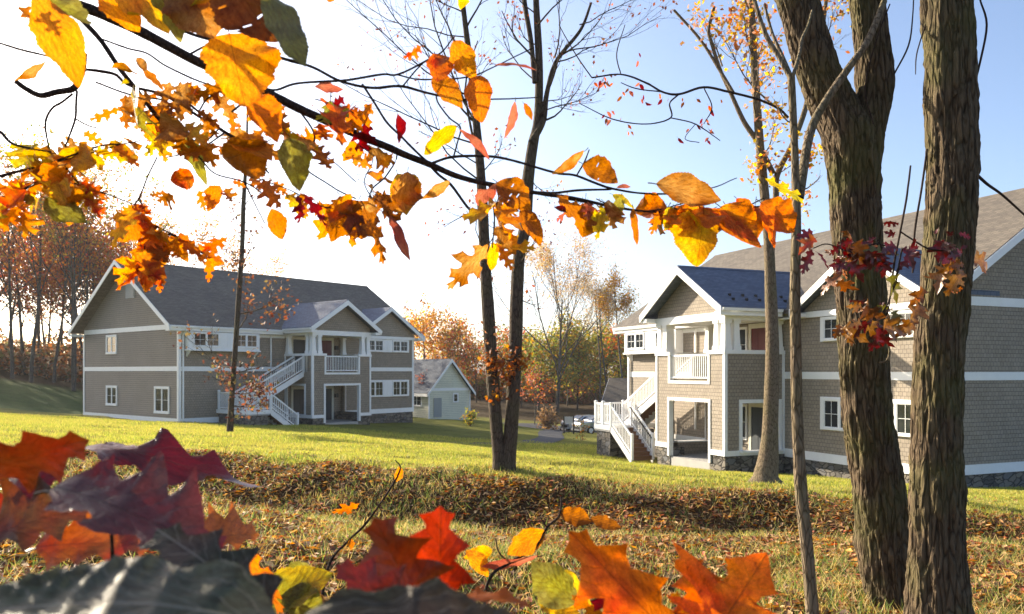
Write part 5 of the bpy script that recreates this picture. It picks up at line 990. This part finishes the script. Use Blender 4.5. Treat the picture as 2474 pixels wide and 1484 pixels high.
# ---- more leaves carried on short stalks along the same thin twigs
def along(root, lines, n, rg, lr, pals, Y, kinds='oooOOb', spread=14):
    P_ = np.vstack([spline(np.array([(u, v) for u, v in l], float), 8) for l in lines])
    for i in range(n):
        u, v = P_[rg.integers(0, len(P_))]+rg.normal(0, spread*.3, 2); a = rg.normal(1.45, .75); l_ = rg.uniform(*lr); y0 = Y(u)+rg.normal(0, .05)
        put(root, [(u, v, u+l_*math.cos(a), v+l_*math.sin(a), rg.uniform(.26, .46), rg.normal(.1, .55), rg.choice(list(pals)), rg.choice(list(kinds)), y0, rg.normal(0, .035))], rg, fold=.15+.5*rg.random(), bend=rg.normal(.3, .55), curl=rg.normal(.2, .7), wave=.05+.07*rg.random(), stalk=.25)
r6 = np.random.default_rng(66)
L2c = at(150, 420, 1.5); root2c = tag(empty('oak_spray', tuple(L2c)), 'loose tufts of yellow and orange lobed leaves before the far gable', 'branch')
tw = [[(0, 430), (90, 404), (180, 380), (290, 350)], [(-10, 480), (40, 466), (90, 445), (140, 432), (200, 450), (260, 470)], [(320, 500), (352, 540), (350, 600), (345, 650)], [(360, 560), (430, 575), (500, 620)]]
wood(root2c, [lo([(u, v, 4) for u, v in l]) for l in tw], 'twig')
along(root2c, [tw[0]], 7, r6, (45, 90), 'YYAO', yo); along(root2c, [tw[1]], 18, r6, (50, 95), 'YAYORGAA', yo); along(root2c, [tw[2]], 13, r6, (50, 95), 'OOARYA', yo); along(root2c, [tw[3]], 8, r6, (45, 80), 'OORAT', yo)
L2d = at(760, 400, 1.6); root2d = tag(empty('oak_spray', tuple(L2d)), 'scattered rust and yellow lobed leaves hanging below the middle of the long branch', 'branch')
tw2 = [[(650, 300), (720, 340), (790, 380), (860, 440)], [(620, 430), (700, 460), (780, 500), (840, 500)], [(850, 340), (900, 380), (880, 440), (905, 490)], [(760, 240), (830, 260), (880, 290)], [(1205, 470), (1195, 530), (1190, 600)], [(1350, 480), (1420, 490), (1500, 500)], [(1600, 505), (1720, 505), (1820, 498)]]
wood(root2d, [ln([(u, v, 3) for u, v in l]) for l in tw2], 'twig')
for l, n, pal, kn in ((tw2[0], 7, 'TBAOY', 'ooOb'), (tw2[1], 9, 'OBATAY', 'oO'), (tw2[2], 10, 'BOTBA', 'oOb'), (tw2[3], 6, 'ORCTg', 'oo'), (tw2[4], 6, 'TYA', 'oO'), (tw2[5], 7, 'BTPG', 'bo'), (tw2[6], 12, 'AOTRB', 'bbo')): along(root2d, [l], n, r6, (45, 95), pal, yb, kn)
along(root2c, [[(20, 330), (124, 370), (215, 362), (300, 345)], [(250, 265), (330, 262), (420, 300)]], 12, r6, (50, 90), 'YYATG', yo, 'bbo')
# ---- crimson twig in front of the thick trunks
L3 = at(2160, 520, 4.7); root3 = tag(empty('red_leaf_spray', tuple(L3)), 'spray of dark crimson leaves hanging across both thick trunks', 'branch')
l3 = lambda pts: [(u, v, w, 4.7) for u, v, w in pts]
wood(root3, [l3([(2200, 400, 4), (2190, 480, 5), (2175, 560, 5), (2160, 640, 5), (2150, 720, 4), (2130, 760, 4)]), l3([(2175, 560, 4), (2240, 600, 4), (2290, 610, 4), (2330, 650, 3)]), l3([(2165, 600, 4), (2110, 590, 4), (2060, 610, 4), (2000, 590, 3), (1965, 600, 3)]), l3([(2150, 720, 3), (2165, 680, 4), (2172, 640, 4), (2180, 600, 4)]), l3([(2130, 760, 3), (2090, 775, 4), (2060, 780, 3)]), l3([(2172, 640, 3), (2155, 700, 3), (2145, 755, 3)])], 'twig')
r3 = np.random.default_rng(33); cc = []
for cu, cv, n, su, sv, pal in ((2075, 610, 24, 42, 26, 'MMMMDCD'), (2155, 600, 14, 30, 22, 'MMDMg'), (2290, 595, 16, 26, 30, 'MMMDT'), (2310, 655, 6, 18, 25, 'OTB'), (2030, 640, 6, 12, 22, 'OTB'), (2100, 755, 14, 42, 16, 'TDMMg'), (2120, 790, 6, 22, 14, 'MCM'), (2215, 740, 6, 16, 25, 'TOB'), (2030, 790, 4, 10, 10, 'CTD'), (1975, 595, 3, 12, 10, 'CR'), (2130, 670, 5, 25, 18, 'DgC'), (2160, 720, 4, 14, 12, 'RTD')):
    for i in range(n):
        u = r3.normal(cu, su); v = r3.normal(cv, sv); a = r3.random()*6.28; l_ = r3.uniform(32, 66); cc.append((u, v, u+l_*math.cos(a), v+l_*math.sin(a)*.7+l_*.45, r3.uniform(.25, .42), r3.normal(.1, .6), r3.choice(list(pal)), 'm' if r3.random() < .7 else 'o', 4.7+r3.normal(0, .06), r3.normal(0, .03)))
put(root3, cc[:100], r3, mat='leaf_thick')
# ---- thin twig with small dark red leaves right of the middle
L4 = at(1900, 270, 9.0); root4 = tag(empty('sparse_twig', tuple(L4)), 'thin bare twig with a few small red leaves against the blue sky', 'twig')
l4 = lambda pts: [(u, v, w, 9.0) for u, v, w in pts]
wood(root4, [l4([(1905, 285, 6), (1880, 262, 6), (1830, 240, 6), (1760, 222, 6), (1700, 211, 6), (1640, 228, 6), (1600, 222, 5), (1560, 200, 5), (1500, 180, 4), (1430, 188, 4)]), l4([(1640, 228, 4), (1618, 250, 4), (1620, 285, 4), (1560, 300, 3), (1480, 288, 3), (1400, 250, 2)]), l4([(1620, 285, 3), (1680, 300, 3), (1740, 340, 2)]), l4([(1600, 222, 3), (1540, 215, 3), (1500, 200, 2)]), l4([(1500, 180, 3), (1490, 130, 3), (1510, 60, 2)]), l4([(1430, 188, 3), (1390, 130, 3), (1350, 60, 2)]), l4([(1700, 211, 3), (1720, 260, 3), (1700, 300, 2)]), l4([(1680, 300, 2), (1655, 335, 2), (1690, 345, 2)])], 'twig', 'bark_twig', 5)
r4 = np.random.default_rng(44); cc = []
for u, v, n in ((1455, 192, 7), (1530, 215, 6), (1470, 275, 5), (1525, 305, 4), (1700, 250, 6), (1700, 295, 6), (1720, 325, 4), (1600, 240, 3), (1650, 240, 2), (1525, 145, 2), (1640, 330, 2), (1560, 235, 3)):
    for i in range(n): a = r4.random()*6.28; l_ = r4.uniform(10, 20); uu = u+r4.normal(0, 12); vv = v+r4.normal(0, 10); cc.append((uu, vv, uu+l_*math.cos(a)*.7, vv+l_*.8, .22, r4.normal(.2, .6), r4.choice(list('CCPDR')), 'b', 9.0, 0))
put(root4, cc, r4, stalk=.3)

# ---- saplings at the very front: big oak leaves just before the lens
def near_root(name, label, u, Y): p = at(u, 1484, Y); p[2] = gzi(p[0], max(p[1], 2.6)); return tag(empty(name, tuple(p)), label, 'sapling')
r5 = np.random.default_rng(55)
rt = near_root('oak_sapling', 'oak sapling with large maroon and slate leaves filling the lower left corner', 300, .8)
wood(rt, [[(300, 1750, 16, .8), (280, 1500, 12, .72), (268, 1300, 9, .68), (266, 1246, 8, .66)], [(266, 1250, 7, .66), (300, 1236, 6, .66), (330, 1225, 4, .66)], [(280, 1500, 9, .72), (420, 1420, 7, .62), (560, 1400, 5, .6)]], 'stem', 'bark_twig', 8)
put(rt, [
 (690, 1520, -150, 1360, .30, -.85, 'S', 'B', .46, -.05, dict(mat='leaf_slate', fold=.25, bend=.35, curl=.25, wave=.05, rib=.030)),
 (650, 1500, 385, 1240, .40, -.5, 'K', 'O', .54, .02, dict(mat='leaf_slate', fold=.2, bend=.3, curl=.3, rib=.016)),
 (130, 1190, 545, 1235, .33, 1.05, 'Q', 'O', .62, -.04, dict(mat='leaf_thick', fold=.15, bend=.6, curl=.5, rib=.014)),
 (-90, 1125, 200, 1085, .40, -.40, 'V', 'O', .68, .0, dict(mat='leaf_thick', fold=.25, bend=.25, curl=.3)),
 (195, 1098, 650, 1108, .24, 1.10, 'C', 'O', .95, .06, dict(mat='leaf_thick', fold=.1, bend=.35, curl=.2, wave=.09, rib=.012)),
 (-80, 1310, 215, 1215, .42, .6, 'Z', 'O', .70, .05, dict(mat='leaf_thick', fold=.2, bend=.2)),
 (90, 1325, 350, 1270, .35, .5, 'R', 'O', .76, .0, dict(mat='leaf_thick')), (330, 1255, 235, 1262, .45, .3, 'Y', 'r', .80, 0), (430, 1310, 640, 1275, .36, .35, 'O', 'O', .85, .03, dict(mat='leaf_thick')), (600, 1330, 665, 1480, .3, .4, 'O', 'o', .95, .02), (10, 1180, 150, 1140, .45, .6, 'M', 'O', .74, .0, dict(mat='leaf_thick')), (-60, 1260, 90, 1190, .4, .5, 'X', 'O', .8, .0, dict(mat='leaf_thick')),
 (640, 1470, 800, 1370, .32, .5, 'G', 'b', 1.1, .02), (700, 1360, 780, 1420, .35, .4, 'g', 'b', 1.2, .02), (680, 1440, 780, 1484, .4, .4, 'g', 'b', 1.1, 0), (820, 1500, 740, 1440, .3, .5, 'T', 'b', 1.15, .0), (770, 1490, 720, 1400, .3, .5, 'A', 'b', 1.2, 0), (640, 1380, 690, 1470, .25, .5, 'B', 'b', 1.15, 0)], r5)
rt2 = near_root('oak_sapling', 'oak sapling with a bright red upright leaf and dark blades at bottom centre', 1000, .75)
wood(rt2, [[(1010, 1800, 16, .78), (1000, 1560, 12, .70), (1010, 1450, 9, .62), (1020, 1420, 7, .6)]], 'stem', 'bark_twig', 8)
put(rt2, [
 (1062, 1520, 1062, 1222, .40, .12, 'X', 'O', .66, .0, dict(fold=.12, bend=.15, curl=.2, wave=.05)),
 (1030, 1530, 900, 1250, .42, .25, 'V', 'O', .62, .0, dict(mat='leaf_thick', fold=.15, bend=.1, curl=.2)),
 (1000, 1500, 805, 1370, .34, .3, 'X', 'O', .60, .0, dict(mat='leaf_thick', fold=.15, bend=.2)),
 (740, 1500, 1400, 1520, .22, .85, 'K', 'B', .45, -.02, dict(mat='leaf_slate', fold=.2, bend=.35, curl=.3, wave=.06, rib=.028)),
 (1060, 1440, 1290, 1445, .2, .9, 'O', 'O', .6, .0), (1100, 1400, 1040, 1300, .4, .4, 'A', 'O', .70, 0), (960, 1480, 900, 1420, .5, .4, 'M', 'o', .64, 0)], r5)
rt3 = near_root('oak_sapling', 'oak sapling with bright orange and red pointed leaves at bottom right of centre', 1650, .9)
wood(rt3, [[(1640, 1800, 16, .95), (1640, 1600, 12, .9), (1600, 1500, 9, .86), (1560, 1480, 7, .85)], [(1640, 1600, 9, .9), (1720, 1530, 7, .88), (1745, 1500, 6, .87)]], 'stem', 'bark_twig', 8)
put(rt3, [
 (1650, 1560, 1370, 1295, .30, .3, 'R', 'O', .85, .0, dict(fold=.2, bend=.2, curl=.3)), (1560, 1520, 1420, 1420, .36, .4, 'C', 'o', .9, .0), (1600, 1500, 1480, 1440, .4, .5, 'O', 'o', .95, .0),
 (1730, 1530, 1855, 1335, .62, -.1, 'N', 'm', .80, .0, dict(fold=.1, bend=.1, curl=.1, wave=.03)), (1730, 1530, 1665, 1345, .42, .2, 'N', 'O', .82, .0, dict(fold=.1, bend=.1)), (1740, 1520, 1620, 1440, .40, .4, 'B', 'o', .84, 0),
 (1390, 1460, 1280, 1362, .34, .3, 'g', 'b', 1.05, .0), (1330, 1385, 1440, 1460, .28, .5, 'G', 'b', 1.1, .0), (1300, 1440, 1400, 1500, .3, .4, 'Y', 'b', 1.1, .0), (1470, 1500, 1380, 1440, .3, .4, 'O', 'o', 1.0, 0)], r5)
rt4 = near_root('beech_sapling', 'bare beech twig with a few rust leaves standing low in the middle', 1250, 1.4)
wood(rt4, [[(1180, 1700, 12, 1.45), (1170, 1480, 9, 1.42), (1185, 1395, 8, 1.4), (1230, 1360, 8, 1.4), (1290, 1325, 7, 1.4), (1320, 1275, 7, 1.4), (1350, 1245, 6, 1.4), (1356, 1200, 4, 1.4)], [(1230, 1362, 5, 1.4), (1205, 1335, 4, 1.4), (1198, 1300, 3, 1.4)], [(1320, 1275, 4, 1.4), (1305, 1250, 3, 1.4)]], 'stem', 'bark_twig', 8)
put(rt4, [(1318, 1283, 1222, 1338, .27, .2, 'A', 'b', 1.4, .0), (1352, 1240, 1430, 1262, .3, .3, 'B', 'b', 1.4, .0), (1425, 1255, 1500, 1282, .24, .7, 'B', 'b', 1.4, .0), (1300, 1345, 1160, 1365, .12, 1.0, 'P', 'b', 1.4, .0), (1190, 1330, 1120, 1345, .3, .5, 'Y', 'b', 1.45, .0), (1125, 1330, 1190, 1390, .25, .5, 'A', 'b', 1.42, .0)], r5)
rt5 = near_root('beech_sapling', 'thin leaning twig with two small curled leaves left of the bottom middle', 800, 1.7)
wood(rt5, [[(760, 1600, 8, 1.7), (790, 1380, 7, 1.7), (840, 1310, 6, 1.7), (880, 1270, 6, 1.7), (920, 1215, 5, 1.7), (955, 1160, 5, 1.7), (968, 1130, 4, 1.7), (955, 1112, 2, 1.7)], [(880, 1270, 3, 1.7), (885, 1245, 3, 1.7)]], 'stem', 'bark_twig', 7)
put(rt5, [(965, 1128, 958, 1165, .3, .5, 'A', 'b', 1.7, .0), (845, 1300, 850, 1330, .3, .6, 'B', 'b', 1.7, .0), (868, 1215, 800, 1255, .25, .6, 'O', 'o', 1.75, .0)], r5)
